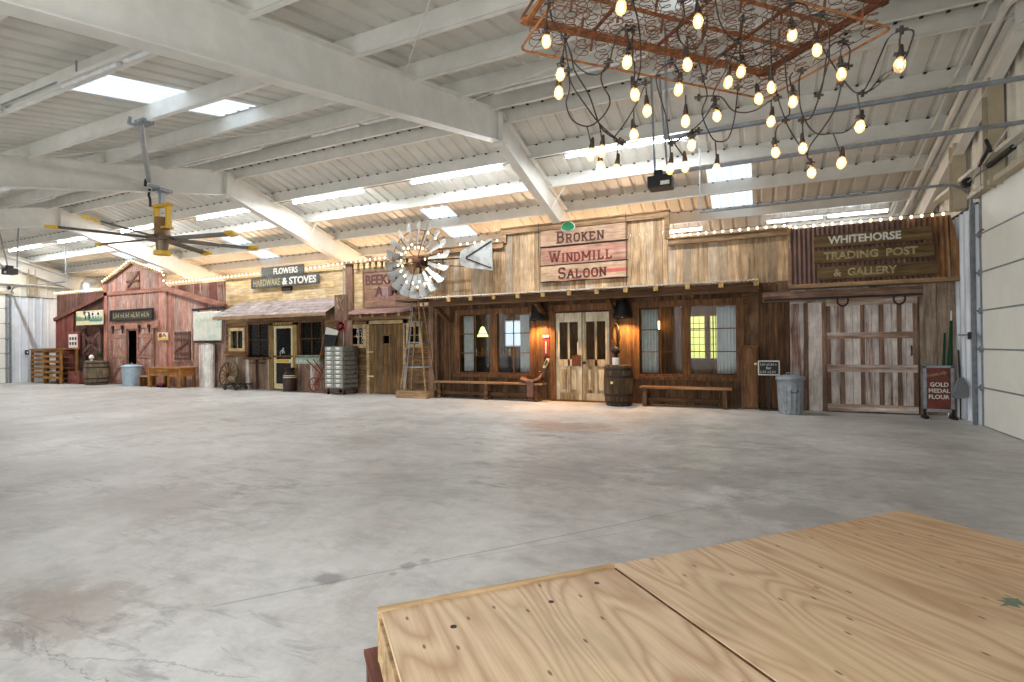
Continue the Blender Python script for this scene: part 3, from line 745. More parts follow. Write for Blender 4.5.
# ------------------------------------------------------------------ SALOON
S = thing('saloon_storefront', 'tall brown plank saloon front with stepped parapet, long tin awning and cream double door', 'storefront', (-3.8, Y0, 0))
w1, w2, dr = (-7.19, -5.18, .66, 2.16), (-2.47, -.44, .68, 2.17), (-4.5, -3.16, 0, 2.16)
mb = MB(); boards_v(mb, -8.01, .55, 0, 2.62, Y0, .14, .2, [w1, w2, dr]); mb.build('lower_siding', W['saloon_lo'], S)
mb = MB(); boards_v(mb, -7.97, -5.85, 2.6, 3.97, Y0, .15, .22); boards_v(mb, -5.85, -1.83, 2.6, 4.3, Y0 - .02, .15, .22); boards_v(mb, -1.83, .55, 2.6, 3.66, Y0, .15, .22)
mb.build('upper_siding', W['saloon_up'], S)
mb = MB()
for a, b, z in ((-8.0, -5.86, 3.99), (-5.9, -1.78, 4.32), (-1.8, .6, 3.69)):
    mb.box(a, b, Y0 - .1, Y0 - .02, z - .16, z - .03); mb.box(a - .02, b + .02, Y0 - .13, Y0 + .05, z - .03, z)
mb.box(-5.88, -5.78, Y0 - .09, Y0 - .02, 3.95, 4.3); mb.box(-1.88, -1.78, Y0 - .09, Y0 - .02, 3.7, 4.3)
mb.build('parapet_cap', W['trim_x'], S)
for x in (-4.86, -2.72):
    mb = MB(); mb.cyl((x, Y0 - .16, 2.62), (x, Y0 - .16, 4.34), .008, 6, t=.5); mb.build('hanging_rod', M['iron'], S)
mb = MB(); corrugated(mb, -7.88, .0, (Y0 - .02, 2.66), (11.2, 2.575)); mb.tube([(-7.88 + i * .0175, 11.195, 2.575 + .016 * math.sin(i * math.pi / 2)) for i in range(451)], .011, 4, .5); mb.build('awning_roof', M['awning_tin'], S)
mb = MB(); mb.beam((-7.6, 11.3, 2.44), (-.03, 11.3, 2.44), .12, .17, .3); mb.build('awning_beam', W['beam'], S)
for i in range(12):
    x = -7.0 + i * .632
    mb = MB(); mb.box(x - .045, x + .045, 11.19, Y0, 2.46, 2.57); mb.build('rafter_tail', W['tail'], S)
for x in (-7.5, -4.72, -3.0, -.25):
    mb = MB(); mb.beam((x, Y0 - .03, 1.98), (x, 11.36, 2.36), .09, .11); mb.build('awning_brace', W['beam'], S)
a_ = window_unit(S, *w1, Y0 - .02, 2, 2, 3, W['frame_z'], fw=.14, post=.2)
a_ = window_unit(S, *w2, Y0 - .02, 2, 2, 3, W['frame_z'], fw=.14, post=.18)
mb = MB(); mb.box(-4.66, -4.5, Y0 - .06, Y0 + .04, 0, 2.3); mb.box(-3.16, -3.0, Y0 - .06, Y0 + .04, 0, 2.3); mb.box(-4.66, -3.0, Y0 - .07, Y0 + .04, 2.16, 2.32); mb.box(-4.6, -3.06, Y0 - .1, Y0 + .05, 0, .03)
mb.build('door_frame', W['frame_z'], S)
for x0, x1, nm in ((-4.49, -3.84, 0), (-3.82, -3.17, 1)):
    mb = MB(); y = Y0 - .02; T = .04
    def r_(a, b, c_, d, dy=0, mm=mb): mm.box(x0 + a, x0 + b, y - dy, y + T, c_, d)
    r_(0, .09, .03, 2.12); r_(.56, .65, .03, 2.12); r_(.09, .56, .03, .2); r_(.09, .56, .84, 1.0); r_(.09, .56, 1.9, 2.12); r_(.30, .35, .2, 1.9)
    r_(.09, .3, .2, .84, -.012); r_(.35, .56, .2, .84, -.012); r_(.14, .26, .28, .76, .004); r_(.39, .51, .28, .76, .004)
    o = mb.build('door', W['cream_door'], S)
    g = MB(); g.box(x0 + .09, x0 + .56, Y0 - .005, Y0, 1.0, 1.9, .5); g.build('pane', M['glass'], o)
    if nm == 0:
        g = MB(); g.box(x1 - .24, x1 - .02, Y0 - .05, Y0 - .02, .84, 1.1, .5); g.build('lock_plate', M['rust'], o)
        g = MB(); g.cyl((x1 - .07, Y0 - .08, 1.12), (x1 - .07, Y0 - .08, 1.42), .02, 10, t=.5); g.cyl((x1 - .07, Y0 - .02, 1.14), (x1 - .07, Y0 - .08, 1.14), .012, 8, t=.5); g.cyl((x1 - .07, Y0 - .02, 1.4), (x1 - .07, Y0 - .08, 1.4), .012, 8, t=.5); g.build('handle', M['white'], o)
    else:
        g = MB(); g.cyl((x0 + .05, Y0 - .09, .92), (x0 + .05, Y0 - .02, .92), .035, 12, t=.5); g.build('knob', M['iron'], o)
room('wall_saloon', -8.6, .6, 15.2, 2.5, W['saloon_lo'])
curtain(-7.17, -6.88, .68, 2.14, 12.24, 'narrow white curtain at the left edge of the left saloon window')
curtain(-5.52, -5.2, .68, 2.12, 12.24, 'white curtain at the right edge of the left saloon window', 0)
curtain(-2.45, -2.08, .7, 2.14, 12.24, 'white curtain at the left edge of the right saloon window')
curtain(-.84, -.46, .7, 2.14, 12.24, 'white curtain at the right edge of the right saloon window')
# inside the saloon
M['yellow_pane'] = emit('yellow_green_lit_window', (214, 228, 96), .75)
M['blue_pane'] = emit('cool_lit_screen', (190, 214, 240), .8)
M['green_shade'] = emit('green_lit_lamp_shade', (170, 220, 110), 2.5)
o = thing('lit_window', 'yellow-green lit pair of latticed windows seen inside the saloon', 'window', (-1.3, 15.1, 1.0))
for x0, x1 in ((-1.76, -1.34), (-1.2, -.78)):
    mb = MB(); mb.box(x0, x1, 15.12, 15.14, .95, 2.1, .5); mb.build('pane', M['yellow_pane'], o)
    mb = MB()
    for k_ in range(4): mb.box(x0 + k_ * .14 - .01, x0 + k_ * .14 + .01, 15.09, 15.12, .95, 2.1)
    for k_ in range(7): mb.box(x0, x1, 15.09, 15.12, .95 + k_ * .19 - .01, .95 + k_ * .19 + .01)
    mb.build('lattice', W['cream_door'], o)
mb = MB()
for x in (-1.83, -1.27, -.71): mb.box(x - .06, x + .06, 15.07, 15.16, .88, 2.17)
mb.box(-1.85, -.7, 15.07, 15.16, 2.1, 2.22); mb.build('frame', W['frame_z'], o)
o = thing('bar_counter', 'dark bar counter inside the saloon behind the left window', 'counter', (-7.4, 14.0, 0))
mb = MB(); mb.box(-8.5, -6.3, 13.9, 14.3, 0, 1.0, .4); mb.build('body', M['dark_in'], o)
mb = MB(); mb.box(-8.5, -6.2, 13.84, 14.36, 1.0, 1.05, .4); mb.build('counter_top', W['beam'], o)
bm_ = MB(); bm_.lathe([(.035, 0), (.04, .02), (.04, .17), (.015, .22), (.014, .3), (.018, .3)], (0, 0, 0), 10, .5)
bcols = [plain('amber_bottle_glass', (150, 84, 30), .15), plain('dark_green_bottle_glass', (40, 66, 40), .15), plain('clear_bottle_glass', (180, 184, 180), .15)]
for k_ in range(9):
    b_ = bm_.build('liquor_bottle', bcols[k_ % 3]) if k_ < 3 else None
    if b_ is None:
        b_ = [q for q in bpy.data.objects if q.name.startswith('liquor_bottle')][k_ % 3].copy(); C.objects.link(b_)
    b_.location = (-8.2 + k_ * .19, 14.05 + .06 * (k_ % 2), 1.05); tag(b_, 'small liquor bottle standing on the dark bar counter inside the saloon', 'bottle', 'liquor bottles on the saloon bar')
o = thing('pendant_lamp', 'green glowing cone pendant lamp inside the left saloon window', 'lamp', (-7.55, 14.0, 2.5))
mb = MB(); mb.lathe([(.02, .3), (.05, .28), (.17, .0), (.16, .0)], (-7.55, 14.0, 1.62), 16, .5); mb.build('shade', M['green_shade'], o)
mb = MB(); mb.cyl((-7.55, 14.0, 1.9), (-7.55, 14.0, 2.5), .008, 6, t=.5); mb.build('cord', M['black'], o)
o = thing('wall_screen', 'bright white screen glowing on the saloon back wall', 'screen', (-7.0, 15.1, 1.8))
mb = MB(); mb.box(-7.3, -6.6, 15.1, 15.12, 1.35, 2.1, .5); mb.build('display', M['blue_pane'], o)
mb = MB(); mb.box(-7.34, -6.56, 15.12, 15.16, 1.31, 2.14, .5); mb.build('frame', M['white'], o)
o = thing('wall_sconce', 'warm twin candle sconce on the wall inside the right saloon window', 'lamp', (-2.6, 14.9, 1.8))
mb = MB()
for dx in (-.1, .1): mb.cyl((-2.62 + dx, 15.0, 1.75), (-2.62 + dx, 15.0, 1.98), .03, 8, t=.5)
mb.build('bulb', M['lampglow'], o)
mb = MB(); mb.box(-2.66, -2.58, 15.0, 15.14, 1.5, 1.8, .5); mb.beam((-2.75, 15.0, 1.74), (-2.49, 15.0, 1.74), .03, .03, .5); mb.build('bracket', M['iron'], o)
for nm, x, y, z, e_, c_ in (('saloon_room_light', -6.6, 13.2, 2.2, 30, (1, .85, .65)), ('saloon_room_light', -1.6, 13.6, 2.1, 22, (1, .75, .45))):
    l = bpy.data.lights.new(nm, 'POINT'); l.energy = e_; l.color = c_; l.shadow_soft_size = .12; q = bpy.data.objects.new(nm, l); C.objects.link(q); q.location = (x, y, z)
# two black barn lamps on the front
for i, x in enumerate((-4.86, -2.8)):
    o = thing('barn_lamp', ['black barrel-shaped wall lamp glowing between left saloon window and door', 'black barrel-shaped wall lamp glowing between saloon door and right window'][i], 'wall lamp', (x, 11.86, 1.95), group='wall lamps beside the saloon door')
    mb = MB(); mb.lathe([(.06, .42), (.13, .4), (.15, .3), (.21, .05), (.225, .0), (.215, .0), (.14, .28), (.05, .38)], (x, 11.84, 1.95), 20, .5); mb.build('shade', M['black'], o, smooth=True)
    mb = MB(); mb.tube([(x, 12.08, 2.36), (x, 11.98, 2.42), (x, 11.84, 2.4)], .018, 8, .5); mb.cyl((x, 12.05, 2.36), (x, 12.1, 2.36), .05, 12, t=.5); mb.build('arm', M['iron'], o)
    mb = MB(); mb.lathe([(.01, -.06), (.04, -.04), (.05, 0), (.03, .05), (.015, .08)], (x, 11.84, 2.02), 12, .5); mb.build('bulb', M['lampglow'], o)
    l = bpy.data.lights.new('barn_lamp_light', 'SPOT'); l.energy = 115; l.color = (1, .5, .15); l.spot_size = math.radians(135); l.spot_blend = .7; l.shadow_soft_size = .05
    q = bpy.data.objects.new('barn_lamp_light', l); C.objects.link(q); q.location = (x, 11.84, 1.93); q.parent = None
# plank signs BROKEN / WINDMILL / SALOON
def plank_sign(name, x0, x1, z0, z1, y, mat, lab, th=.03, wav=.0):
    mb = MB(); n = 8; low = [(x0 + (x1 - x0) * i / n, z0 + (wav * math.sin(i * 2.1) if 0 < i < n else 0)) for i in range(n + 1)]
    mb.prism(low + [(x1, z1), (x0, z1)], y, y + th); o = mb.build(name, mat); tag(o, lab, 'sign'); return o
M['letter_red'] = plain('dark_red_letter_paint', (124, 50, 44), .7, 0, .2, 10)
M['letter_dark'] = plain('dark_brown_letter_paint', (92, 52, 44), .7, 0, .2, 10)
M['letter_white'] = plain('chalk_white_letter_paint', (224, 222, 210), .7, 0, .15, 14)
M['letter_tan'] = plain('dull_tan_letter_paint', (176, 160, 116), .7, 0, .2, 14)
for (z0, z1, s, cw, hs, hb, xs, lab, mt) in ((3.76, 4.14, 'BROKEN', .172, .22, .29, -4.42, 'top faded pink plank reading BROKEN on the saloon parapet', 'letter_dark'), (3.3, 3.71, 'WINDMILL', .172, .22, .29, -4.62, 'middle red plank reading WINDMILL on the saloon parapet', 'letter_red'), (2.9, 3.27, 'SALOON', .176, .22, .28, -4.4, 'bottom ragged pink plank reading SALOON on the saloon parapet', 'letter_dark')):
    o = plank_sign('saloon_sign', -4.84, -2.72, z0, z1, Y0 - .1, W['sign_pink'], lab, .035, .015 if s == 'SALOON' else 0)
    mb = MB(); slab_text(mb, s, xs, z0 + .04, cw, hs, hb, Y0 - .1); mb.build('lettering', M[mt], o, world=True)
    e_ = MB(); e_.box(-4.86, -2.7, Y0 - .09, Y0 - .05, z0 - .025, z0 - .004); e_.build('edge_strip', M['iron'], o)
o = thing('leaf_plaque', 'small green leaf-shaped plaque with white edge above BROKEN', 'sign', (-4.1, 11.98, 4.2), group=None)
def ell(cx, cz, a, b, n=20): return [(cx + a * math.cos(k * 6.2832 / n), cz + b * (1.0 if math.sin(k * 6.2832 / n) > 0 else .6) * math.sin(k * 6.2832 / n)) for k in range(n)]
mb = MB(); mb.prism(ell(-4.12, 4.16, .16, .13), 11.96, 11.98, .5); mb.build('green_face', M['green'], o)
mb = MB(); mb.prism(ell(-4.12, 4.155, .18, .15), 11.981, 11.995, .5); mb.build('white_edge', M['white'], o)
# benches
def bench(name, lab, x0, x1, y, zt, legs, turned):
    o = thing(name, lab, 'bench', ((x0 + x1) / 2, y, 0), group='long wooden benches under the saloon windows')
    mb = MB(); mb.box(x0, x1, y - .17, y + .17, zt - .045, zt); mb.build('seat', W['bench_x'], o, bevel=.006)
    mb = MB(); mb.box(x0 + .15, x1 - .15, y - .02, y + .02, .1, .19); mb.build('stretcher', W['beam'], o)
    for x in legs:
        mb = MB()
        if turned:
            for yy in (y - .12, y + .12): mb.lathe([(.055, 0), (.06, .03), (.035, .08), (.06, .16), (.04, .24), (.065, .34), (.06, zt - .045)], (x, yy, 0), 12)
            mb.box(x - .04, x + .04, y - .12, y + .12, .09, .2)
        else:
            mb.beam((x, y - .15, 0), (x, y - .1, zt - .04), .09, .07); mb.beam((x, y + .15, 0), (x, y + .1, zt - .04), .09, .07); mb.box(x - .03, x + .03, y - .1, y + .1, .22, .28)
        mb.build('leg', W['beam_z'], o)
    return o
bench('bench', 'long low bench with turned legs under the left saloon window', -7.75, -4.68, 11.78, .44, (-7.6, -6.2, -4.86), True)
bench('bench', 'shorter plain plank bench under the right saloon window', -2.4, -.52, 11.78, .43, (-2.28, -.66), False)
# saddle-like tack on the bench end
o = thing('leather_saddle', 'brown leather saddle lying on the right end of the left bench', 'saddle', (-4.95, 11.75, .44))
mb = MB(); v = []; f = []; nx, ny = 12, 8
for i in range(nx + 1):
    for j in range(ny + 1):
        u = i / nx; q = j / ny * 2 - 1; x = -5.25 + .52 * u; z = .5 + .09 * abs(u - .45) ** 1.2 * 2.2 + (.08 * max(0, u - .75) * 4 * (1 - abs(q))) - .06 * q * q
        v.append((x, 11.75 + q * .15, z + .02))
for i in range(nx):
    for j in range(ny): a = i * (ny + 1) + j; f.append((a, a + 1, a + ny + 2, a + ny + 1))
mb.add(v, f, .5); q = mb.build('seat', M['brown_leather'], o, smooth=True); sd = q.modifiers.new('thick', 'SOLIDIFY'); sd.thickness = .05; sd.offset = 1
mb = MB(); mb.cyl((-4.8, 11.75, .58), (-4.78, 11.75, .7), .022, 10, .035, .5); mb.lathe([(.03, 0), (.045, .015), (.03, .03)], (-4.78, 11.75, .7), 12, .5); mb.build('horn', M['brown_leather'], o)
mb = MB(); mb.box(-5.05, -4.88, 11.555, 11.575, .12, .5, .5); mb.tube([(-4.97, 11.56, .14), (-5.04, 11.56, .06), (-4.9, 11.56, .06), (-4.97, 11.56, .14)], .014, 6, .5); mb.build('stirrup_strap', M['brown_leather'], o)
# narrow red thermometer board and small diamond plaque
o = thing('thermometer_board', 'narrow faded red board with arched top beside the left saloon window', 'sign', (-4.72, 12.05, 1.1))
mb = MB(); mb.prism([(-4.82, 1.08), (-4.64, 1.08), (-4.64, 1.72), (-4.73, 1.82), (-4.82, 1.72)], 12.03, 12.06, .5); mb.build('board', M['red'], o)
mb = MB(); mb.box(-4.81, -4.65, 12.015, 12.03, 1.54, 1.6, .5); mb.box(-4.745, -4.715, 12.015, 12.03, 1.15, 1.45, .5); mb.build('gauge', M['letter_white'], o)
o = thing('diamond_plaque', 'small tilted cream plaque below the red thermometer board', 'sign', (-4.74, 12.05, .9))
mb = MB(); mb.prism([(-4.83, .8), (-4.75, .78), (-4.64, 1.0), (-4.72, 1.04)], 12.03, 12.06, .5); mb.build('board', M['cream'], o)
mb = MB(); mb.prism([(-4.785, .86), (-4.75, .85), (-4.69, .97), (-4.72, .99)], 12.015, 12.03, .5); mb.build('motif', M['letter_dark'], o)
# barrel with bottle
def barrel_mesh(r=.3, h=.9, n=28):
    prof = [(r * .8, 0), (r * .86, .03)] + [(r * (.86 + .14 * math.sin(math.pi * k / 10)), .03 + (h - .06) * k / 10) for k in range(1, 10)] + [(r * .86, h - .03), (r * .82, h), (r * .76, h), (r * .76, h - .03)]
    mb = MB(); b = len(mb.v)
    for (rr, z) in prof:
        for k in range(n): g = k * 6.283185 / n; mb.v.append((rr * math.cos(g), rr * math.sin(g), z))
    tn = [random.random() for _ in range(n // 2)]
    for i in range(len(prof) - 1):
        for k in range(n): mb.face([i * n + k, i * n + (k + 1) % n, (i + 1) * n + (k + 1) % n, (i + 1) * n + k], tn[k // 2], .5)
    mb.face(list(range(n))[::-1], .5); mb.face([(len(prof) - 1) * n + k for k in range(n)], .3)
    return mb
def hoops(r, h, zs, n=28):
    out = []
    for z in zs:
        mb = MB(); rr = lambda q: r * (.86 + .14 * math.sin(math.pi * (q - .03) / (h - .06))) + .004
        mb.lathe([(rr(z) - .02, z), (rr(z), z), (rr(z + .05), z + .05), (rr(z + .05) - .02, z + .05)], (0, 0, 0), n, .5); out.append(mb)
    return out
def barrel(x, y, r, h, mat, lab):
    o = thing('barrel', lab, 'barrel', (x, y, 0)); barrel_mesh(r, h).build('staves', mat, o, world=False, smooth=True)
    for hb in hoops(r, h, (.06, .22, h - .28, h - .12)): hb.build('hoop', M['iron'], o, world=False)
    return o
o = barrel(-2.85, 11.62, .33, .9, W['barrel'], 'dark wooden whiskey barrel standing right of the saloon double door')
mb = MB(); mb.cyl((-.07, -.34, .52), (-.07, -.3, .52), .03, 12, t=.5); mb.build('bung', M['cream'], o, world=False)
o = thing('whiskey_jug', 'small jug with white label and round dark top on the dark barrel', 'jug', (-2.9, 11.6, .87))
mb = MB(); mb.lathe([(.07, 0), (.075, .02), (.075, .2), (.05, .22), (.03, .24), (.04, .26), (.09, .3), (.1, .34), (.06, .4), (.03, .43)], (-2.9, 11.6, .87), 16, .5); mb.build('body', M['iron'], o, smooth=True)
mb = MB(); mb.lathe([(.076, .03), (.079, .03), (.079, .19), (.076, .19)], (-2.9, 11.6, .87), 16, .5); mb.build('label', M['white'], o)
o = thing('ox_bow', 'dark hanging ox-bow loop on the glowing wall above the barrel', 'tack', (-2.98, 12.0, 1.5))
mb = MB(); mb.tube([(-3.0, 12.02, 1.82), (-3.06, 12.0, 1.7), (-3.07, 12.0, 1.5), (-2.99, 12.0, 1.3), (-2.91, 12.0, 1.5), (-2.92, 12.0, 1.7), (-2.98, 12.02, 1.82)], .022, 8, .5); mb.build('bow', M['iron'], o)
mb = MB(); mb.cyl((-2.99, 12.08, 1.83), (-2.99, 11.98, 1.83), .014, 8, t=.5); mb.build('hook', M['galv'], o)
# wooden cupboard box at the end of the saloon
o = thing('cupboard', 'tall narrow wooden cupboard against the wall right of the saloon window', 'cupboard', (-.19, 11.95, 0))
mb = MB(); mb.box(-.35, -.03, 11.83, 12.055, 0, 1.28); mb.box(-.37, -.01, 11.81, 12.055, 1.28, 1.31); mb.build('body', W['frame_z'], o, bevel=.004)
mb = MB(); mb.box(-.33, -.05, 11.815, 11.83, .05, 1.24); d_ = mb.build('door', W['frame_z'], o)
mb = MB(); mb.lathe([(.012, 0), (.03, .03), (.026, .05)], (0, 0, 0), 10, .5); kn = mb.build('knob', M['cream'], d_, world=False); kn.rotation_euler = (math.radians(90), 0, 0); kn.location = (-.08 + .19, 11.815 - 11.95, .93)
# small framed sign on a black stand
o = thing('notice_sign', 'small black and white framed sign on a dark stand beside the trash can', 'sign', (.16, 11.8, 0))
mb = MB(); mb.box(.13, .18, 11.8, 11.83, .03, .74, .5); mb.box(-.02, .34, 11.7, 11.95, 0, .03, .5); mb.build('stand', M['iron'], o)
mb = MB(); mb.box(-.04, .36, 11.78, 11.8, .7, 1.0, .5); mb.build('frame', M['white'], o, bevel=.015)
mb = MB(); mb.box(-.015, .335, 11.77, 11.781, .725, .975, .5); pl_ = mb.build('panel', M['slate'], o)
mb = MB(); worn_marks(mb, .01, .31, .895, .95, 11.77, 8); text_mb(mb, 'for', .11, .21, .82, .88, 11.77, .004, .02); worn_marks(mb, .01, .31, .745, .8, 11.77, 7); mb.build('lettering', M['letter_white'], pl_)
# trash cans
def trash_can(x, y, r, h, mat, lab, ribs=True):
    o = thing('trash_can', lab, 'trash can', (x, y, 0)); mb = MB(); n = 60; prof = [(.84, 0), (.86, .02), (.87, .07), (.93, .5 * h), (1.0, h - .09), (1.0, h - .07)]
    for (q, z) in prof:
        for k in range(n):
            rr = r * q * (1 + (.025 * (1 if k % 4 < 2 else -1) if ribs and .05 < z < h - .1 else 0)); g = k * 6.283185 / n; mb.v.append((rr * math.cos(g), rr * math.sin(g), z))
    for i in range(len(prof) - 1):
        for k in range(n): mb.face([i * n + k, i * n + (k + 1) % n, (i + 1) * n + (k + 1) % n, (i + 1) * n + k], .5)
    mb.face(list(range(n))[::-1], .5); mb.build('body', mat, o, world=False)
    mb = MB(); mb.lathe([(r * 1.06, h - .1), (r * 1.09, h - .095), (r * 1.09, h - .05), (r * 1.03, h - .03), (r * .5, h), (.02, h)], (0, 0, 0), 36, .5); l_ = mb.build('lid', mat, o, world=False, smooth=True)
    mb = MB(); mb.tube([(-.07, 0, h), (-.06, 0, h + .04), (.06, 0, h + .04), (.07, 0, h)], .008, 6, .5); mb.build('handle', M['galv'], l_, world=False)
    return o
o = trash_can(.52, 11.35, .235, .74, M['galv_dull'], 'ribbed galvanised trash can beside the sliding white barn door')
mb = MB(); mb.tube([(.12, -.215, .46), (.1, -.25, .42), (.0, -.26, .42), (.0, -.235, .46)], .008, 6, .5); mb.build('side_handle', M['iron'], o, world=False)

# ------------------------------------------------------------------ TRADING POST
T_ = thing('trading_post_storefront', 'whitewashed board trading post front with rusty corrugated mansard on top', 'storefront', (1.9, Y0, 0))
mb = MB(); boards_v(mb, .0, .56, 0, 2.4, Y0 - .03, .12, .18); mb.build('brown_siding', W['beam_z'], T_)
mb = MB(); boards_v(mb, .56, 3.22, 0, 2.45, Y0 - .01, .22, .3); mb.build('white_siding', W['white_z'], T_)
for x0, x1 in ((.56, .8), (.88, 1.12)):
    mb = MB(); mb.box(x0, x1, Y0 - .06, Y0 - .036, 0, 2.14); mb.build('facing_board', W['white_z'], T_)
for x in (.84, 1.15):
    mb = MB(); mb.box(x - .035, x + .035, Y0 - .075, Y0 - .04, 0, 2.14); mb.build('brown_batten', W['redbrown_z'], T_)
mb = MB(); boards_v(mb, 2.68, 3.22, 0, 2.44, Y0 - .05, .24, .28); mb.build('corner_boards', W['grey_z'], T_)
mb = MB(); corrugated(mb, .57, 3.12, (Y0 - .2, 3.62), (11.8, 2.5), .08, .014, lift=-1)
v = []
mb2 = MB(); prf = [(3.12, 3.62, Y0 - .2), (3.16, 3.4, Y0 - .24), (3.2, 3.1, Y0 - .27), (3.28, 2.8, Y0 - .3), (3.3, 2.5, 11.8)]
mb.build('rusty_roof', M['rusty_sheet'], T_)
for (a, b) in zip(prf, prf[1:]): mb2.add([(3.1, a[2] - .01, a[1]), (a[0], a[2] - .02, a[1]), (b[0], b[2] - .02, b[1]), (3.1, b[2] - .01, b[1]), (3.1, 12.1, a[1]), (a[0], 12.1, a[1]), (b[0], 12.1, b[1]), (3.1, 12.1, b[1])], [(0, 1, 2, 3), (1, 5, 6, 2), (5, 4, 7, 6)], .5)
mb2.build('roof_side', M['rusty_sheet'], T_)
mb = MB(); mb.box(.54, .58, Y0 - .24, Y0 + .05, 2.5, 3.64); mb.build('roof_edge', W['trim_x'], T_)
mb = MB(); mb.box(.55, 3.3, 11.7, Y0, 2.42, 2.49); mb.build('ledge', W['trim_x'], T_)
mb = MB(); mb.beam((.06, 11.98, 2.28), (2.72, 11.98, 2.28), .1, .2, .35); mb.build('track_beam', W['white_x'], T_)
mb = MB(); mb.box(.1, 2.7, 11.9, 11.92, 2.2, 2.24, .5); mb.build('iron_track', M['iron'], T_)
D_ = MB(); boards_v(D_, 1.19, 2.63, .03, 2.17, Y0 - .13, .2, .22, jit=.004); dd = D_.build('sliding_door', W['white_z'], T_)
mb = MB(); y = Y0 - .155
for z0, z1 in ((.03, .16), (.78, .92), (1.42, 1.54), (2.06, 2.18)): mb.box(1.19, 2.63, y, y + .02, z0, z1)
mb.build('rail', W['white_x'], dd)
mb = MB()
for x in (1.22, 1.45, 1.78, 2.08, 2.36, 2.6): mb.box(x - .035, x + .035, y + .004, y + .022, .16, 2.06)
mb.build('batten', W['redbrown_z'], dd)
for x in (1.46, 2.36):
    g = MB(); g.tube([(x + .09 * math.cos(q), Y0 - .17, 2.16 + .11 * math.sin(q)) for q in [math.pi * (-1.25 + k * .125 * 1.2) for k in range(11)]], .014, 6, .5); g.build('hanger', M['iron'], dd)
g = MB(); g.tube([(2.53, Y0 - .16, 1.27), (2.53, Y0 - .2, 1.25), (2.53, Y0 - .2, 1.12), (2.53, Y0 - .16, 1.1)], .014, 6, .5); g.build('handle', M['iron'], dd)
for (z0, z1, x0, x1, s, a, b, mt, lab) in ((3.2, 3.44, .98, 2.84, 'WHITEHORSE', 1.22, 2.38, 'letter_white', 'top brown plank reading WHITEHORSE on the rusty mansard'), (2.89, 3.13, .98, 2.86, 'TRADING  POST', 1.14, 2.62, 'letter_tan', 'middle brown plank reading TRADING POST on the rusty mansard'), (2.56, 2.8, 1.02, 2.9, '&  GALLERY', 1.3, 2.3, 'letter_tan', 'bottom brown plank reading & GALLERY on the rusty mansard')):
    yy = 11.83 - .0 + (z0 - 2.5) * (-.0); yy = 11.75 + (z0 - 2.5) * .11
    o = plank_sign('trading_post_sign', x0, x1, z0, z1, yy, W['sign_brown'], lab, .035)
    mb = MB(); text_mb(mb, s, a, b, z0 + .05, z1 - .04, yy, .008, .03); mb.build('lettering', M[mt], o)
    mb = MB(); mb.box(x0 + .3, x0 + .36, yy + .035, yy + .12, z0, z1, .5); mb.box(x1 - .36, x1 - .3, yy + .035, yy + .12, z0, z1, .5); mb.build('backing_block', M['iron'], o)
# A-frame flour sign
o = thing('flour_sign', 'red framed GOLD MEDAL FLOUR sign on a stand at the right corner', 'sign', (2.82, 11.52, 0))
mb = MB()
x0, x1 = 2.6, 3.04; yf = 11.5
mb.box(x0, x0 + .05, yf, yf + .03, .14, .92); mb.box(x1 - .05, x1, yf, yf + .03, .14, .92); mb.box(x0, x1, yf, yf + .03, .89, .93); mb.box(x0, x1, yf, yf + .03, .12, .17); mb.build('frame', M['galv_dull'], o)
mb = MB(); mb.box(x0 + .05, x1 - .05, yf + .008, yf + .022, .17, .89, .5); pp = mb.build('panel', plain('rust_red_sign_face', (116, 46, 28), .5, 0, .2, 8), o)
mb = MB(); text_mb(mb, 'GOLD', x0 + .1, x1 - .08, .56, .635, yf + .008, .006, .02); text_mb(mb, 'MEDAL', x0 + .08, x1 - .06, .455, .525, yf + .008, .006, .02); text_mb(mb, 'FLOUR', x0 + .08, x1 - .07, .345, .42, yf + .008, .006, .02); mb.build('lettering', M['letter_white'], pp)
mb = MB(); text_mb(mb, 'Eventually', x0 + .06, x1 - .1, .7, .78, yf + .008, .005, .0, rise=.07); mb.build('script_lettering', M['letter_tan'], pp)
for x in (x0 + .02, x1 - .02):
    mb = MB(); mb.beam((x, 11.4, .03), (x, 11.62, .03), .07, .05, .5); mb.beam((x, 11.51, .04), (x, 11.51, .15), .04, .04, .5); mb.cyl((x - .03, 11.4, .03), (x + .03, 11.4, .03), .03, 10, t=.5); mb.build('foot', M['iron'], o)
# folded green umbrella and dust pan hanging on it
o = thing('folded_umbrella', 'long green-handled folded umbrella leaning in the right corner behind the flour sign', 'umbrella', (3.05, 11.75, 0))
mb = MB(); mb.cyl((3.0, 11.7, .03), (3.13, 11.95, 1.9), .012, 8, t=.5); mb.build('pole', M['white'], o)
mb = MB(); mb.cyl((3.02, 11.74, .35), (3.12, 11.93, 1.72), .055, 12, .02, .5); mb.cyl((2.94, 11.76, .5), (3.03, 11.95, 1.5), .03, 10, .015, .5); mb.build('canopy', M['darkgreen'], o, smooth=True)
o = thing('dustpan', 'grey long-handled dustpan leaning on the flour sign edge', 'dustpan', (3.08, 11.42, 0))
mb = MB(); mb.cyl((3.1, 11.44, .62), (3.1, 11.5, 1.2), .014, 8, t=.5); mb.cyl((3.1, 11.44, .02), (3.1, 11.44, .6), .012, 8, t=.5); mb.build('handle', M['iron'], o)
mb = MB(); mb.prism([(2.96, .4), (3.04, .36), (3.2, .4), (3.2, .58), (3.14, .74), (3.06, .72)], 11.38, 11.43, .5); mb.build('pan', M['grey_fabric'], o, bevel=.01)
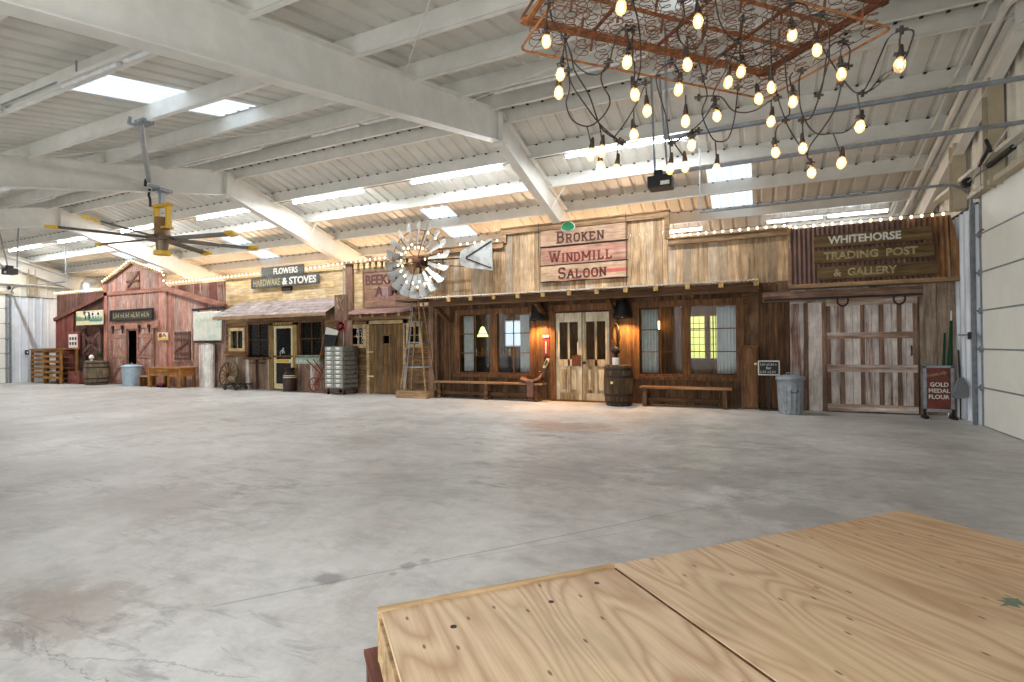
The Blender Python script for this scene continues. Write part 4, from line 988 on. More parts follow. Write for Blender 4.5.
# ------------------------------------------------------------------ ARMS TAVERN (windmill stands in front)
A_ = thing('tavern_storefront', 'narrow log-sided front with plank door, small barred windows and maroon tin awning', 'storefront', (-9.6, Y0, 0))
tw1, tw2, td = (-10.82, -10.44, 1.42, 1.9), (-8.86, -8.48, 1.42, 1.9), (-10.22, -9.02, 0, 2.0)
mb = MB(); boards_h(mb, -11.05, -8.0, 0, 2.42, Y0, .15, .2, [tw1, tw2, td], jit=.02); mb.build('log_siding', W['pine_dark_x'], A_)
mb = MB(); boards_h(mb, -10.8, -8.0, 2.4, 3.8, Y0, .24, .3, jit=.01); mb.build('upper_siding', W['pine_x'], A_)
mb = MB(); mb.box(-11.07, -10.82, Y0 - .08, Y0 + .04, 0, 3.84); mb.build('corner_post', W['redbrown_z'], A_)
mb = MB(); mb.box(-11.08, -7.98, Y0 - .16, Y0 + .05, 3.78, 3.84); mb.build('cornice', W['trim_x'], A_)
for i in range(13):
    mb = MB(); x = -10.7 + i * .215; mb.box(x, x + .13, Y0 - .14, Y0, 3.62, 3.78); mb.build('cornice_block', W['pine_x'], A_)
for (x0, x1, z0, z1) in (tw1, tw2): window_unit(A_, x0, x1, z0, z1, Y0 - .03, 1, 2, 2, W['pine_x'], fw=.1, sill=False)
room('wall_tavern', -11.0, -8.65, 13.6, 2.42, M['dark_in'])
mb = MB(); mb.box(td[0] - .1, td[0], Y0 - .06, Y0 + .04, 0, 2.1); mb.box(td[1], td[1] + .1, Y0 - .06, Y0 + .04, 0, 2.1); mb.box(td[0] - .1, td[1] + .1, Y0 - .06, Y0 + .04, 2.0, 2.1); mb.build('door_frame', W['pine_x'], A_)
D_ = MB(); boards_v(D_, td[0] + .01, td[1] - .01, .02, 1.98, Y0 - .03, .2, .26, [(-9.72, -9.5, 1.44, 1.66)], th=.04, jit=.01); dd = D_.build('door', W['old_door'], A_)
mb = MB(); mb.box(-9.76, -9.46, Y0 - .06, Y0 - .04, 1.66, 1.7); mb.box(-9.76, -9.46, Y0 - .06, Y0 - .04, 1.4, 1.44); mb.box(-9.76, -9.72, Y0 - .06, Y0 - .04, 1.44, 1.66); mb.box(-9.5, -9.46, Y0 - .06, Y0 - .04, 1.44, 1.66); mb.build('peephole_frame', W['old_door'], dd)
for z in (.5, 1.2):
    mb = MB(); mb.box(-10.3, -10.06, Y0 - .075, Y0 - .06, z - .02, z + .02, .5); mb.build('hinge', M['cream'], dd)
mb = MB(); v = []; corrugated(mb, -10.72, -8.12, (Y0 - .02, 2.46), (11.45, 2.26), .08, .012); mb.build('awning_roof', M['tin_purple'], A_)
mb = MB(); mb.beam((-10.65, 11.56, 2.14), (-8.2, 11.56, 2.14), .09, .08); mb.build('awning_beam', W['pine_dark_x'], A_)
for i in range(6):
    mb = MB(); x = -10.5 + i * .44; mb.beam((x, 11.48, 2.2), (x, Y0, 2.38), .07, .07); mb.build('rafter_tail', W['tail'], A_)
o = plank_sign('tavern_sign', -10.4, -8.66, 2.5, 3.52, Y0 - .06, W['sign_beek'], 'large faded red-brown panel reading BEEKMAN ARMS behind the windmill sail', .03)
mb = MB(); text_mb(mb, 'BEEKMAN', -10.33, -8.75, 3.12, 3.42, Y0 - .06, .006, .03); text_mb(mb, 'ARMS', -10.0, -8.95, 2.78, 3.08, Y0 - .06, .006, .03); mb.build('lettering', M['letter_dark'], o)
mb = MB(); mb.box(-10.43, -8.63, Y0 - .08, Y0 - .06, 3.5, 3.54); mb.box(-10.43, -8.63, Y0 - .08, Y0 - .06, 2.48, 2.52); mb.box(-10.43, -10.39, Y0 - .08, Y0 - .06, 2.52, 3.5); mb.box(-8.67, -8.63, Y0 - .08, Y0 - .06, 2.52, 3.5); mb.build('frame', W['redbrown_z'], o)
mb = MB(); mb.box(-9.72, -9.5, Y0 - .075, Y0 - .062, 2.72, 3.06, .5); mb.build('plaque', M['tin_purple'], o)

# ------------------------------------------------------------------ WINDMILL on its little tower
o = thing('windmill', 'galvanised windmill with round bladed sail and tail vane on a small wooden tower', 'windmill', (-8.15, 11.55, 0))
hx, hy, hz = -8.1, 11.42, 3.6
NB = 18
for k_ in range(NB):
    g = math.pi * 2 * k_ / NB + .1; mb = MB()
    r0, r1 = .38, .99; w0, w1_ = .045, .12; tw = .42
    def pt(r, s, tilt):
        ca, sa = math.cos(g), math.sin(g); return (hx + r * ca - s * sa, hy + tilt * s, hz + r * sa + s * ca)
    outl = [(r0, -w0), (r0, w0), (r1 - .05, w1_), (r1, w1_ * .7), (r1 + .01, 0), (r1, -w1_ * .7), (r1 - .05, -w1_)]
    vv = [pt(r, s, .7) for r, s in outl]; n_ = len(vv); bk = [(a, b + .006, c_) for a, b, c_ in vv]
    mb.add(vv + bk, [tuple(range(n_)), tuple(range(n_, 2 * n_))[::-1]] + [(i, (i + 1) % n_, n_ + (i + 1) % n_, n_ + i) for i in range(n_)])
    mb.build('blade', M['galv_blade'] if 'galv_blade' in M else M.setdefault('galv_blade', plain('weathered_zinc_blade', (190, 194, 192), .35, .5, .25, 3, c2=(128, 122, 112), lo=.45, hi=.7)), o)
for r in (.42, .8):
    mb = MB(); mb.tube([(hx + r * math.cos(q), hy + .03, hz + r * math.sin(q)) for q in [k * math.pi / 18 for k in range(36)]], .012, 6, .5, closed=True); mb.build('rim', M['rust'], o)
for k_ in range(6):
    g = math.pi / 3 * k_ + .2; mb = MB(); mb.cyl((hx, hy + .02, hz), (hx + .8 * math.cos(g), hy + .03, hz + .8 * math.sin(g)), .012, 6, t=.5); mb.build('spoke', M['rust'], o)
mb = MB(); mb.cyl((hx, hy - .06, hz), (hx, hy + .1, hz), .1, 16, .08, .5); mb.cyl((hx, hy - .1, hz), (hx, hy - .06, hz), .05, 12, .08, .5); mb.build('hub', M['rust'], o)
mb = MB(); mb.box(hx - .12, hx + .14, hy + .1, hy + .3, hz - .14, hz + .12, .5); mb.cyl((hx, hy + .18, hz - .14), (hx, hy + .18, 2.6), .04, 10, t=.5); mb.build('gearbox', M['iron'], o, bevel=.02)
mb = MB(); mb.beam((hx, hy + .2, hz + .02), (-6.75, 11.7, hz + .0), .03, .03, .5); mb.beam((hx, hy + .2, hz - .1), (-6.75, 11.7, hz - .22), .02, .02, .5); mb.build('tail_arm', M['iron'], o)
mb = MB(); tv = [(-6.95, 3.62), (-6.9, 3.78), (-6.7, 3.86), (-6.0, 4.02), (-5.99, 3.22), (-6.7, 3.34), (-6.9, 3.42)]; mb.prism(tv, 11.66, 11.675, .5); mb.build('tail_vane', M['galv_blade'], o)
mb = MB(); mb.beam((-6.75, 11.65, 3.6), (-6.02, 11.65, 3.95), .02, .03, .5); mb.beam((-6.75, 11.65, 3.58), (-6.02, 11.65, 3.28), .02, .03, .5); mb.build('vane_rib', M['iron'], o)
mb = MB(); boards_h(mb, -8.68, -7.72, 2.53, 2.58, 11.28, .05, .05, th=.62); mb.build('platform', W['beam'], o)
cx, cy = -8.22, 11.62
for sx_ in (-1, 1):
    for sy_ in (-1, 1):
        mb = MB(); mb.beam((cx + sx_ * .4, cy + sy_ * .24, .12), (cx + sx_ * .1, cy + sy_ * .1, 2.54), .035, .035, .7); mb.build('leg', W['trim_x'], o)
for z in (.8, 1.45, 2.0):
    s_ = .4 - .3 * z / 2.5; q_ = .24 - .14 * z / 2.5; mb = MB(); pts = [(cx - s_, cy - q_, z), (cx + s_, cy - q_, z), (cx + s_, cy + q_, z), (cx - s_, cy + q_, z)]
    for i in range(4): mb.beam(pts[i], pts[(i + 1) % 4], .025, .025, .5)
    mb.build('cross_brace', M['galv_dull'], o)
mb = MB()
for i in range(11): z = .3 + i * .2; s_ = .4 - .3 * z / 2.5; mb.beam((cx - s_ - .0, cy - .26, z), (cx - s_ + .16, cy - .26, z), .014, .014, .5)
mb.cyl((cx - .24, cy - .26, .2), (cx + .02, cy - .22, 2.5), .012, 6, t=.5); mb.build('ladder', M['galv_dull'], o)
mb = MB(); mb.box(cx - .47, cx + .47, cy - .34, cy - .26, 0, .19); mb.box(cx - .47, cx + .47, cy + .26, cy + .34, 0, .19); mb.box(cx - .47, cx - .39, cy - .26, cy + .26, 0, .19); mb.box(cx + .39, cx + .47, cy - .26, cy + .26, 0, .19); mb.box(cx - .39, cx + .39, cy - .26, cy + .26, .1, .14); mb.build('base_frame', W['trim_x'], o)
o = thing('support_post', 'tall pale square timber post between windmill tower and saloon front', 'post', (-8.02, 11.95, 0))
mb = MB(); mb.box(-8.1, -7.94, 11.92, 12.06, 0, 2.6); mb.build('shaft', W['grey_z'], o, bevel=.006)
mb = MB(); mb.box(-7.93, -7.86, 11.98, 12.06, 0, 2.6); mb.build('edging', W['redbrown_z'], o)

# ------------------------------------------------------------------ FLOWERS / HARDWARE STORE
H_ = thing('hardware_storefront', 'yellow pine plank hardware store front with grey shingle awning and screen door', 'storefront', (-13.7, Y0, 0))
hw1, hw2, hdr, hw0 = (-15.28, -14.36, 1.1, 2.12), (-12.93, -12.06, 1.12, 2.12), (-14.12, -13.26, 0, 2.06), (-16.1, -15.52, 1.34, 1.92)
mb = MB(); boards_h(mb, -16.42, -11.07, 2.75, 3.68, Y0, .17, .22, jit=.012); mb.build('upper_siding', W['pine_x'], H_)
mb = MB(); mb.box(-16.44, -11.05, Y0 - .06, Y0 + .04, 3.66, 3.7); mb.build('parapet_cap', W['pine_x'], H_)
mb = MB(); boards_h(mb, -16.42, -11.07, 1.06, 2.8, Y0, .16, .22, [hw1, hw2, hdr, hw0], jit=.012); mb.build('middle_siding', W['pine_dark_x'], H_)
mb = MB(); boards_v(mb, -16.42, -11.07, 0, 1.06, Y0 - .01, .16, .24, [hdr]); mb.build('lower_siding', W['white_grey_z'] if 'white_grey_z' in W else W.setdefault('white_grey_z', wood('patchy_whitewashed_boards', (110, 84, 66), (158, 134, 112), (190, 168, 146), 'z', .3, (190, 130, 120), .5, (216, 208, 198), .42)), H_)
mb = MB(); mb.box(-16.4, -15.35, Y0 - .08, Y0 - .03, 1.16, 1.24); mb.box(-16.4, -11.1, Y0 - .05, Y0 - .02, 1.04, 1.1); mb.build('sill_rail', W['frame_x'], H_)
mb = MB()
rows = 5
for r_ in range(rows):
    ya, yb = Y0 - .02 - .9 * r_ / rows, Y0 - .02 - .9 * (r_ + 1) / rows - .05; za, zb = 2.84 - .5 * r_ / rows, 2.84 - .5 * (r_ + 1) / rows - .02; x = -15.75
    while x < -11.05:
        w_ = random.uniform(.2, .34); xe = min(x + w_, -11.0)
        mb.add([(x + .003, ya, za + .012), (xe - .003, ya, za + .012), (xe - .003, yb, zb + .022), (x + .003, yb, zb + .022), (x + .003, ya, za), (xe - .003, ya, za), (xe - .003, yb, zb), (x + .003, yb, zb)], [(0, 1, 2, 3), (3, 2, 6, 7), (7, 6, 5, 4), (0, 3, 7, 4), (1, 5, 6, 2)]); x = xe
mb.build('awning_roof', W['shingle'], H_)
mb = MB(); mb.box(-15.75, -11.0, 11.12, 11.16, 2.24, 2.32); mb.build('awning_fascia', W['trim_x'], H_)
for x in (-15.6, -14.2, -13.15, -11.3):
    mb = MB(); mb.beam((x, 11.2, 2.26), (x, Y0, 2.76), .06, .08); mb.build('awning_bracket', W['beam'], H_)
window_unit(H_, *hw1[:2], *hw1[2:], Y0 - .02, 1, 2, 2, W['beam_z'], fw=.08); window_unit(H_, *hw2[:2], *hw2[2:], Y0 - .02, 1, 2, 2, W['beam_z'], fw=.08)
window_unit(H_, *hw0[:2], *hw0[2:], Y0 - .05, 1, 2, 1, W['pine_x'], fw=.1, sill=False)
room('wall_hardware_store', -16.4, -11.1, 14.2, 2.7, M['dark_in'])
mb = MB(); mb.box(-14.3, -14.12, Y0 - .06, Y0 + .04, 0, 2.14); mb.box(-13.26, -13.08, Y0 - .06, Y0 + .04, 0, 2.14); mb.box(-14.3, -13.08, Y0 - .06, Y0 + .04, 2.06, 2.16); mb.build('door_frame', W['frame_yellow'] if 'frame_yellow' in W else W.setdefault('frame_yellow', wood('ochre_door_frame', (112, 88, 50), (160, 130, 78), (186, 158, 102), 'z', .2)), H_)
mb = MB(); y = Y0 - .03
mb.box(-14.12, -14.02, y, y + .04, .03, 2.04); mb.box(-13.36, -13.26, y, y + .04, .03, 2.04); mb.box(-14.02, -13.36, y, y + .04, 1.96, 2.04); mb.box(-14.02, -13.36, y, y + .04, .03, .2); mb.box(-14.02, -13.36, y, y + .04, .86, .98)
dd = mb.build('screen_door', M['cream'], H_)
g = MB(); g.box(-14.02, -13.36, y + .015, y + .02, .98, 1.96, .5); g.build('pane', M['glass'], dd)
g = MB(); g.box(-14.02, -13.36, y + .01, y + .03, .2, .86, .5); g.build('kick_panel', M['dark_in'], dd)
g = MB(); g.box(-13.98, -13.46, y - .012, y, .88, .96, .5); g.build('push_bar', M['yellow'], dd)
g = MB(); g.tube([(-13.75 + .1 * math.cos(q), y + .01, 1.16 + .1 * math.sin(q)) for q in [k * 6.283 / 16 * .8 for k in range(17)]], .012, 5, .5); g.cyl((-13.74, y + .01, 1.16), (-13.7, y + .01, 1.34), .018, 6, t=.5); g.build('painted_emblem', M['white'], dd)
o = plank_sign('hardware_store_sign', -14.56, -12.7, 3.62, 3.93, Y0 - .12, W['sign_dark'], 'dark board reading FLOWERS standing on the pine parapet')
mb = MB(); text_mb(mb, 'FLOWERS', -14.0, -12.95, 3.68, 3.87, Y0 - .12, .006, .02); mb.build('lettering', M['letter_white'], o)
mb = MB(); mb.box(-14.5, -14.44, Y0 - .09, Y0 - .05, 3.5, 3.9); mb.box(-12.82, -12.76, Y0 - .09, Y0 - .05, 3.5, 3.9); mb.build('support_leg', M['iron'], o)
o = plank_sign('hardware_store_sign', -15.04, -12.08, 3.28, 3.61, Y0 - .12, W['sign_dark'], 'long dark board reading HARDWARE & STOVES on the pine parapet')
mb = MB(); text_mb(mb, 'HARDWARE', -14.92, -13.72, 3.33, 3.55, Y0 - .12, .006, .015); mb.build('faded_lettering', M['letter_tan'], o)
mb = MB(); text_mb(mb, '& STOVES', -13.62, -12.18, 3.33, 3.56, Y0 - .12, .006, .03); mb.build('lettering', M['letter_white'], o)
mb = MB(); mb.box(-13.7, -13.3, Y0 - .08, Y0, 3.15, 3.28, .5); mb.build('bracket_block', M['iron'], o)
# things along the hardware store
o = thing('planter_sign', 'pale green board with faint lettering below the right hardware store window', 'sign', (-12.5, Y0 - .1, .9))
mb = MB(); mb.box(-13.02, -12.0, Y0 - .16, Y0 - .04, .84, 1.04, .5); mb.box(-13.0, -12.02, Y0 - .12, Y0 - .03, 1.04, 1.1, .5); mb.build('board', plain('pale_green_paint', (170, 192, 170), .7, 0, .15, 8), o)
mb = MB(); worn_marks(mb, -12.95, -12.1, .89, .98, Y0 - .16, 9); mb.build('lettering', M['white'], o)
o = thing('window_shelf', 'dark little shelf with small goods below the left hardware store window', 'shelf', (-14.9, Y0 - .12, .95))
mb = MB(); mb.box(-15.3, -14.4, Y0 - .24, Y0 - .03, .97, 1.0); mb.box(-15.05, -14.5, Y0 - .2, Y0 - .03, .84, .87); mb.build('board', W['beam'], o)
mb = MB(); mb.box(-15.0, -14.84, Y0 - .12, Y0 - .03, 0, .97); mb.build('post', W['redbrown_z'], o)
o = thing('milk_can', 'dark brown milk can standing beside the white screen door', 'milk can', (-13.16, 11.84, 0))
mb = MB(); mb.lathe([(.19, 0), (.2, .02), (.2, .46), (.17, .53), (.11, .6), (.11, .66)], (-13.16, 11.84, 0), 24, .5); mb.build('body', plain('brown_painted_metal', (64, 40, 34), .5, .2, .2, 8), o, smooth=True)
mb = MB(); mb.lathe([(.13, .64), (.15, .7), (.14, .72), (.0, .72)], (-13.16, 11.84, 0), 20, .5); mb.build('lid', M['iron'], o)
for s_ in (-1, 1):
    mb = MB(); mb.tube([(-13.16 + s_ * .11, 11.84, .6), (-13.16 + s_ * .21, 11.84, .6), (-13.16 + s_ * .2, 11.84, .5)], .012, 6, .5); mb.build('handle', M['iron'], o)
mb = MB(); mb.lathe([(.202, .42), (.205, .42), (.19, .5), (.187, .5)], (-13.16, 11.84, 0), 24, .5); mb.build('label_band', M['cream'], o)
# wagon wheel
o = thing('wagon_wheel', 'wooden wagon wheel leaning on the wall left of the hardware store', 'wheel', (-16.05, 11.82, .0))
tl = .13
def wp(r, q, d=0): return (-16.02 + r * math.cos(q), 11.78 + .17 * ((r * math.sin(q) + .47) / .94) + d, .47 + r * math.sin(q))
mb = MB(); n = 32; v = []
for k_ in range(n):
    q = k_ * 6.2832 / n
    for r, d in ((.47, -.03), (.47, .03), (.41, .03), (.41, -.03)): v.append(wp(r, q, d))
mb.add(v, [(4 * k + a, 4 * k + (a + 1) % 4, 4 * ((k + 1) % n) + (a + 1) % 4, 4 * ((k + 1) % n) + a) for k in range(n) for a in range(4)]); mb.build('rim', W['barrel_old'], o)
for k_ in range(14):
    q = k_ * 6.2832 / 14; mb = MB(); mb.cyl(wp(.06, q), wp(.42, q), .022, 8, .018); mb.build('spoke', W['old_door'], o)
mb = MB(); a0, b0 = Vector(wp(0, 0, -.12)), Vector(wp(0, 0, .06)); mb.cyl(a0, b0, .075, 16, .09); mb.build('hub', W['old_door'], o)
# low cart with log
o = thing('hand_cart', 'low dark iron cart frame lying beside the wagon wheel', 'cart', (-15.2, 11.65, 0))
mb = MB(); mb.beam((-15.75, 11.5, .16), (-14.75, 11.5, .2), .05, .04, .5); mb.beam((-15.75, 11.78, .16), (-14.75, 11.78, .2), .05, .04, .5)
for x in (-15.6, -15.3, -15.0, -14.85): mb.beam((x, 11.45, .19), (x, 11.82, .19), .05, .03, .5)
mb.build('frame', M['iron'], o)
for x in (-15.62, -15.1):
    for y in (11.46, 11.82): mb = MB(); mb.cyl((x, y - .015, .075), (x, y + .015, .075), .075, 14, t=.5); mb.build('wheel', M['iron'], o)
mb = MB(); mb.tube([(-14.78, 11.64, .2), (-14.55, 11.64, .14), (-14.5, 11.64, .05)], .015, 6, .5); mb.build('tongue', M['iron'], o)
o = thing('log_round', 'short mossy log section sitting on the low iron cart', 'log', (-15.5, 11.66, .2))
mb = MB(); mb.cyl((-15.62, 11.66, .33), (-15.3, 11.66, .33), .12, 14); mb.build('bark', W['barrel_old'], o, smooth=False)
# red hand cultivator
o = thing('hand_plow', 'red iron hand cultivator with small wheel leaning left of the metal locker', 'plow', (-11.9, 11.75, 0))
mb = MB(); c_ = Vector((-12.02, 11.7, .24)); mb.tube([(c_.x + .2 * math.cos(q), c_.y, c_.z + .2 * math.sin(q) * 1.0 + .0) for q in [k * 6.2832 / 20 for k in range(20)]], .018, 6, .5, closed=True)
for k_ in range(6): q = k_ * math.pi / 3; mb.cyl(c_, (c_.x + .2 * math.cos(q), c_.y, c_.z + .2 * math.sin(q)), .008, 5, t=.5)
mb.build('wheel', M['redrust'] if 'redrust' in M else M.setdefault('redrust', plain('red_rusty_iron', (150, 66, 50), .7, .1, .2, 14)), o)
for y in (11.6, 11.86):
    mb = MB(); mb.tube([(-11.95, 11.7, .24), (-11.75, (11.7 + y) / 2, .6), (-12.2, y, .98)], .018, 6, .5); mb.build('handle', M['redrust'], o)
mb = MB(); mb.tube([(-12.0, 11.7, .3), (-11.6, 11.72, .45), (-11.5, 11.72, .08)], .018, 6, .5); mb.prism([(-11.62, .0), (-11.42, .02), (-11.48, .2), (-11.58, .22)], 11.7, 11.73, .5); mb.tube([(-11.75, 11.72, .6), (-11.55, 11.72, .95)], .015, 6, .5); mb.build('blade_arm', M['redrust'], o)
o = thing('slate_board', 'black slate board with white header leaning above the red cultivator', 'board', (-11.6, 11.95, 1.2))
mb = MB(); mb.add([(-11.92, 11.9, 1.22), (-11.45, 11.9, 1.2), (-11.38, 12.0, 1.72), (-11.86, 12.0, 1.76), (-11.92, 11.93, 1.22), (-11.45, 11.93, 1.2), (-11.38, 12.03, 1.72), (-11.86, 12.03, 1.76)], [(0, 1, 2, 3), (7, 6, 5, 4), (0, 4, 5, 1), (1, 5, 6, 2), (2, 6, 7, 3), (3, 7, 4, 0)], .5); mb.build('panel', M['slate'], o)
mb = MB(); mb.add([(-11.86, 11.99, 1.74), (-11.38, 11.99, 1.7), (-11.36, 12.02, 1.84), (-11.84, 12.02, 1.96), (-11.86, 12.01, 1.74), (-11.38, 12.01, 1.7), (-11.36, 12.04, 1.84), (-11.84, 12.04, 1.96)], [(0, 1, 2, 3), (7, 6, 5, 4), (0, 4, 5, 1), (1, 5, 6, 2), (2, 6, 7, 3), (3, 7, 4, 0)], .5); mb.build('header', M['white'], o)
mb = MB(); mb.beam((-11.98, 11.88, .92), (-11.88, 12.0, 1.74), .03, .03, .5); mb.build('side_strip', W['orange_x'], o)
o = plank_sign('hanging_board', -10.86, -10.4, 2.1, 2.82, 11.35, W['redbrown_z'], 'tall red-brown board with carved marks at the right end of the shingle awning', .04)
mb = MB(); mb.tube([(-10.78, 11.34, 2.74), (-10.74, 11.34, 2.62), (-10.68, 11.34, 2.7), (-10.62, 11.34, 2.62), (-10.54, 11.34, 2.74)], .01, 5, .5); mb.tube([(-10.74, 11.34, 2.54), (-10.68, 11.34, 2.4), (-10.6, 11.34, 2.52), (-10.56, 11.34, 2.38)], .01, 5, .5); mb.build('carved_mark', M['letter_tan'], o)
o = thing('rosette', 'faded red round rosette hanging below the red-brown board', 'ornament', (-10.62, 11.35, 1.93))
mb = MB()
for k_ in range(8): q = k_ * math.pi / 4; mb.cyl((-10.62 + .1 * math.cos(q), 11.36, 1.93 + .1 * math.sin(q)), (-10.62 + .1 * math.cos(q), 11.33, 1.93 + .1 * math.sin(q)), .075, 10, t=.5)
mb.build('petal_ring', M['red'], o)
mb = MB(); mb.cyl((-10.62, 11.33, 1.93), (-10.62, 11.3, 1.93), .06, 12, t=.5); mb.build('center_button', M['letter_red'], o)
mb = MB(); mb.cyl((-10.62, 11.37, 1.95), (-10.62, 11.37, 2.14), .008, 6, t=.5); mb.build('hanging_wire', M['iron'], o)
o = thing('downpipe', 'thin grey conduit running up the post between hardware store and tavern', 'pipe', (-11.1, 11.98, 0))
mb = MB(); mb.cyl((-11.1, 11.97, 1.2), (-11.1, 11.97, 3.7), .02, 8, t=.5); mb.build('pipe', M['galv_dull'], o)
mb = MB(); mb.box(-11.16, -11.04, 11.93, 12.02, 2.0, 2.08, .5); mb.build('clamp', M['galv'], o)
# grey metal drawer locker on casters
o = thing('metal_locker', 'grey multi-drawer metal locker on casters left of the plank door', 'cabinet', (-10.92, 12.06 - .36, 0))
def lb(nm, f_, mat, par=o, **k): m_ = MB(); f_(m_); return m_.build(nm, mat, par, world=False, **k)
M['locker'] = plain('grey_green_locker_paint', (142, 146, 136), .5, .1, .15, 10, c2=(112, 92, 74), lo=.55, hi=.75); M['locker_d'] = plain('darker_locker_side', (110, 106, 94), .55, .1, .2, 8)
lb('body', lambda m: m.box(-.36, .32, -.3, .3, .16, 1.38, .5), M['locker_d'], bevel=.01)
for r_ in range(9):
    for c_ in range(2):
        x0 = -.34 + c_ * .33
        d_ = lb('drawer', lambda m: m.box(x0, x0 + .31, -.325, -.3, .2 + r_ * .13, .31 + r_ * .13), M['locker'])
        m_ = MB(); m_.box(x0 + .1, x0 + .2, -.34, -.325, .225 + r_ * .13, .245 + r_ * .13, .5); m_.box(x0 + .08, x0 + .22, -.332, -.325, .26 + r_ * .13, .3 + r_ * .13, .5); m_.build('label_holder', M['white'], d_, world=False)
    lb('shelf_front', lambda m: m.box(.32, .345, -.27, .27, .2 + r_ * .13, .29 + r_ * .13), M['locker_d'])
for sx_ in (-1, 1):
    for sy_ in (-1, 1):
        lb('caster', lambda m: (m.cyl((sx_ * .3 - .015, sy_ * .24, .05), (sx_ * .3 + .015, sy_ * .24, .05), .05, 12, t=.5), m.box(sx_ * .3 - .03, sx_ * .3 + .03, sy_ * .24 - .02, sy_ * .24 + .02, .06, .16, .5)), M['iron'])

# ------------------------------------------------------------------ RED BARN
B_ = thing('barn_storefront', 'faded red board barn front with gable, split plank doors and sloping side sheds', 'storefront', (-21.5, Y0, 0))
bd, bwn = (-21.98, -21.3, 0, 2.05), (-19.1, -18.2, .95, 1.95)
mb = MB(); boards_v(mb, -23.45, -19.62, 0, [(-23.45, 3.95), (-21.6, 4.62), (-19.62, 4.0)], Y0 - .02, .17, .25, [bd]); mb.build('gable_siding', W['red_z'], B_)
mb = MB(); boards_v(mb, -19.62, -16.45, 0, [(-19.62, 3.55), (-16.45, 2.75)], Y0, .17, .25, [bwn]); mb.build('right_shed_siding', W['red_z'], B_)
mb = MB(); mb.beam((-23.52, Y0 - .08, 3.97), (-21.58, Y0 - .08, 4.66), .12, .1); mb.build('rake_board', W['trim_x'], B_)
mb = MB(); mb.beam((-21.6, Y0 - .08, 4.66), (-19.55, Y0 - .08, 4.05), .12, .1); mb.build('rake_board', W['trim_x'], B_)
mb = MB(); mb.box(-23.5, -19.6, Y0 - .07, Y0 - .02, 3.46, 3.6); mb.build('belt_rail', W['red_x'], B_)
mb = MB(); mb.beam((-19.62, Y0 - .08, 3.56), (-16.35, Y0 - .08, 2.78), .12, .17); mb.build('shed_rake', W['red_x'], B_)
mb = MB(); mb.box(-22.0, -21.2, Y0 - .05, Y0 - .03, 3.62, 4.3); mb.build('loft_shutter', W['redbrown_z'], B_)
mb = MB(); mb.beam((-21.95, Y0 - .07, 3.7), (-21.25, Y0 - .07, 4.24), .02, .09); mb.box(-22.0, -21.2, Y0 - .083, Y0 - .05, 3.6, 3.68); mb.box(-22.0, -21.2, Y0 - .08, Y0 - .05, 3.9, 3.97); mb.build('loft_brace', W['darkred_z'], B_)
mb = MB(); mb.box(-23.5, -23.3, Y0 - .07, Y0, 0, 3.95); mb.build('corner_board', W['red_z'], B_)
mb = MB(); mb.box(-19.75, -19.58, Y0 - .07, Y0, 0, 3.5); mb.build('corner_board', W['red_z'], B_)
mb = MB(); mb.box(-23.05, -20.0, Y0 - .1, Y0 - .02, 2.12, 2.4); mb.build('door_track', W['red_x'], B_)
for x0, x1, fl_ in ((-23.0, -21.98, 1), (-21.3, -20.3, -1)):
    D_ = MB(); boards_v(D_, x0, x1, .02, 2.1, Y0 - .08, .18, .22, jit=.004); dd = D_.build('door', W['red_z'], B_)
    m_ = MB(); y = Y0 - .1
    for z in (.04, 1.0, 1.78): m_.box(x0, x1, y, y + .02, z, z + .12)
    m_.box(x0 - .002, x0 + .1, y - .004, y + .02, .03, 2.11); m_.box(x1 - .1, x1 + .002, y - .004, y + .02, .03, 2.11)
    a, b = (x0 + .08, x1 - .08) if fl_ > 0 else (x1 - .08, x0 + .08)
    m_.beam((a, y - .003, 1.8), (b, y - .003, 1.12), .1, .018, up=(0, 1, 0)); m_.beam((a, y - .003, .14), (b, y - .003, 1.0), .1, .018, up=(0, 1, 0)); m_.build('brace', W['red_x'], dd)
    for x in (x0 + .2, x1 - .2):
        g = MB(); g.cyl((x, Y0 - .15, 2.2), (x, Y0 - .1, 2.2), .07, 12, t=.5); g.box(x - .02, x + .02, Y0 - .13, Y0 - .1, 1.95, 2.2, .5); g.build('roller', M['iron'], dd)
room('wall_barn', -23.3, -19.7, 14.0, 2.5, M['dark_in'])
mb = MB(); mb.box(bwn[0] - .08, bwn[1] + .08, Y0 - .05, Y0 + .0, bwn[2] - .08, bwn[3] + .08); mb.build('window_frame', W['red_z'], B_)
mb = MB(); boards_v(mb, bwn[0], bwn[1], bwn[2], bwn[3], Y0 - .06, .18, .22); sh_ = mb.build('shutter', W['redbrown_z'], B_)
mb = MB(); y = Y0 - .085
for z in (bwn[2], bwn[2] + .2, bwn[3] - .3, bwn[3] - .09): mb.box(bwn[0], bwn[1], y, y + .02, z, z + .07)
mb.beam((bwn[0] + .06, y - .004, bwn[2] + .28), (bwn[1] - .06, y - .004, bwn[3] - .3), .08, .02, up=(0, 1, 0)); mb.box(bwn[1] - .08, bwn[1] + .003, y - .008, y + .02, bwn[2] - .003, bwn[3] + .003); mb.build('z_brace', W['darkred_z'], sh_)
# wall of rusty sheets behind the right shed roof
mb = MB()
for i, x in enumerate(np.arange(-19.55, -16.5, .42)):
    mb.box(x, x + .41, Y0 + .12, Y0 + .15, 2.4, 3.66, random.random(), .1 + .9 * (i % 2))
mb.build('upper_panels', wood('mixed_rusty_tin_panels', (96, 64, 54), (140, 104, 88), (188, 166, 146), 'z', .3, (112, 62, 52), .9, (206, 200, 190), .3), B_)
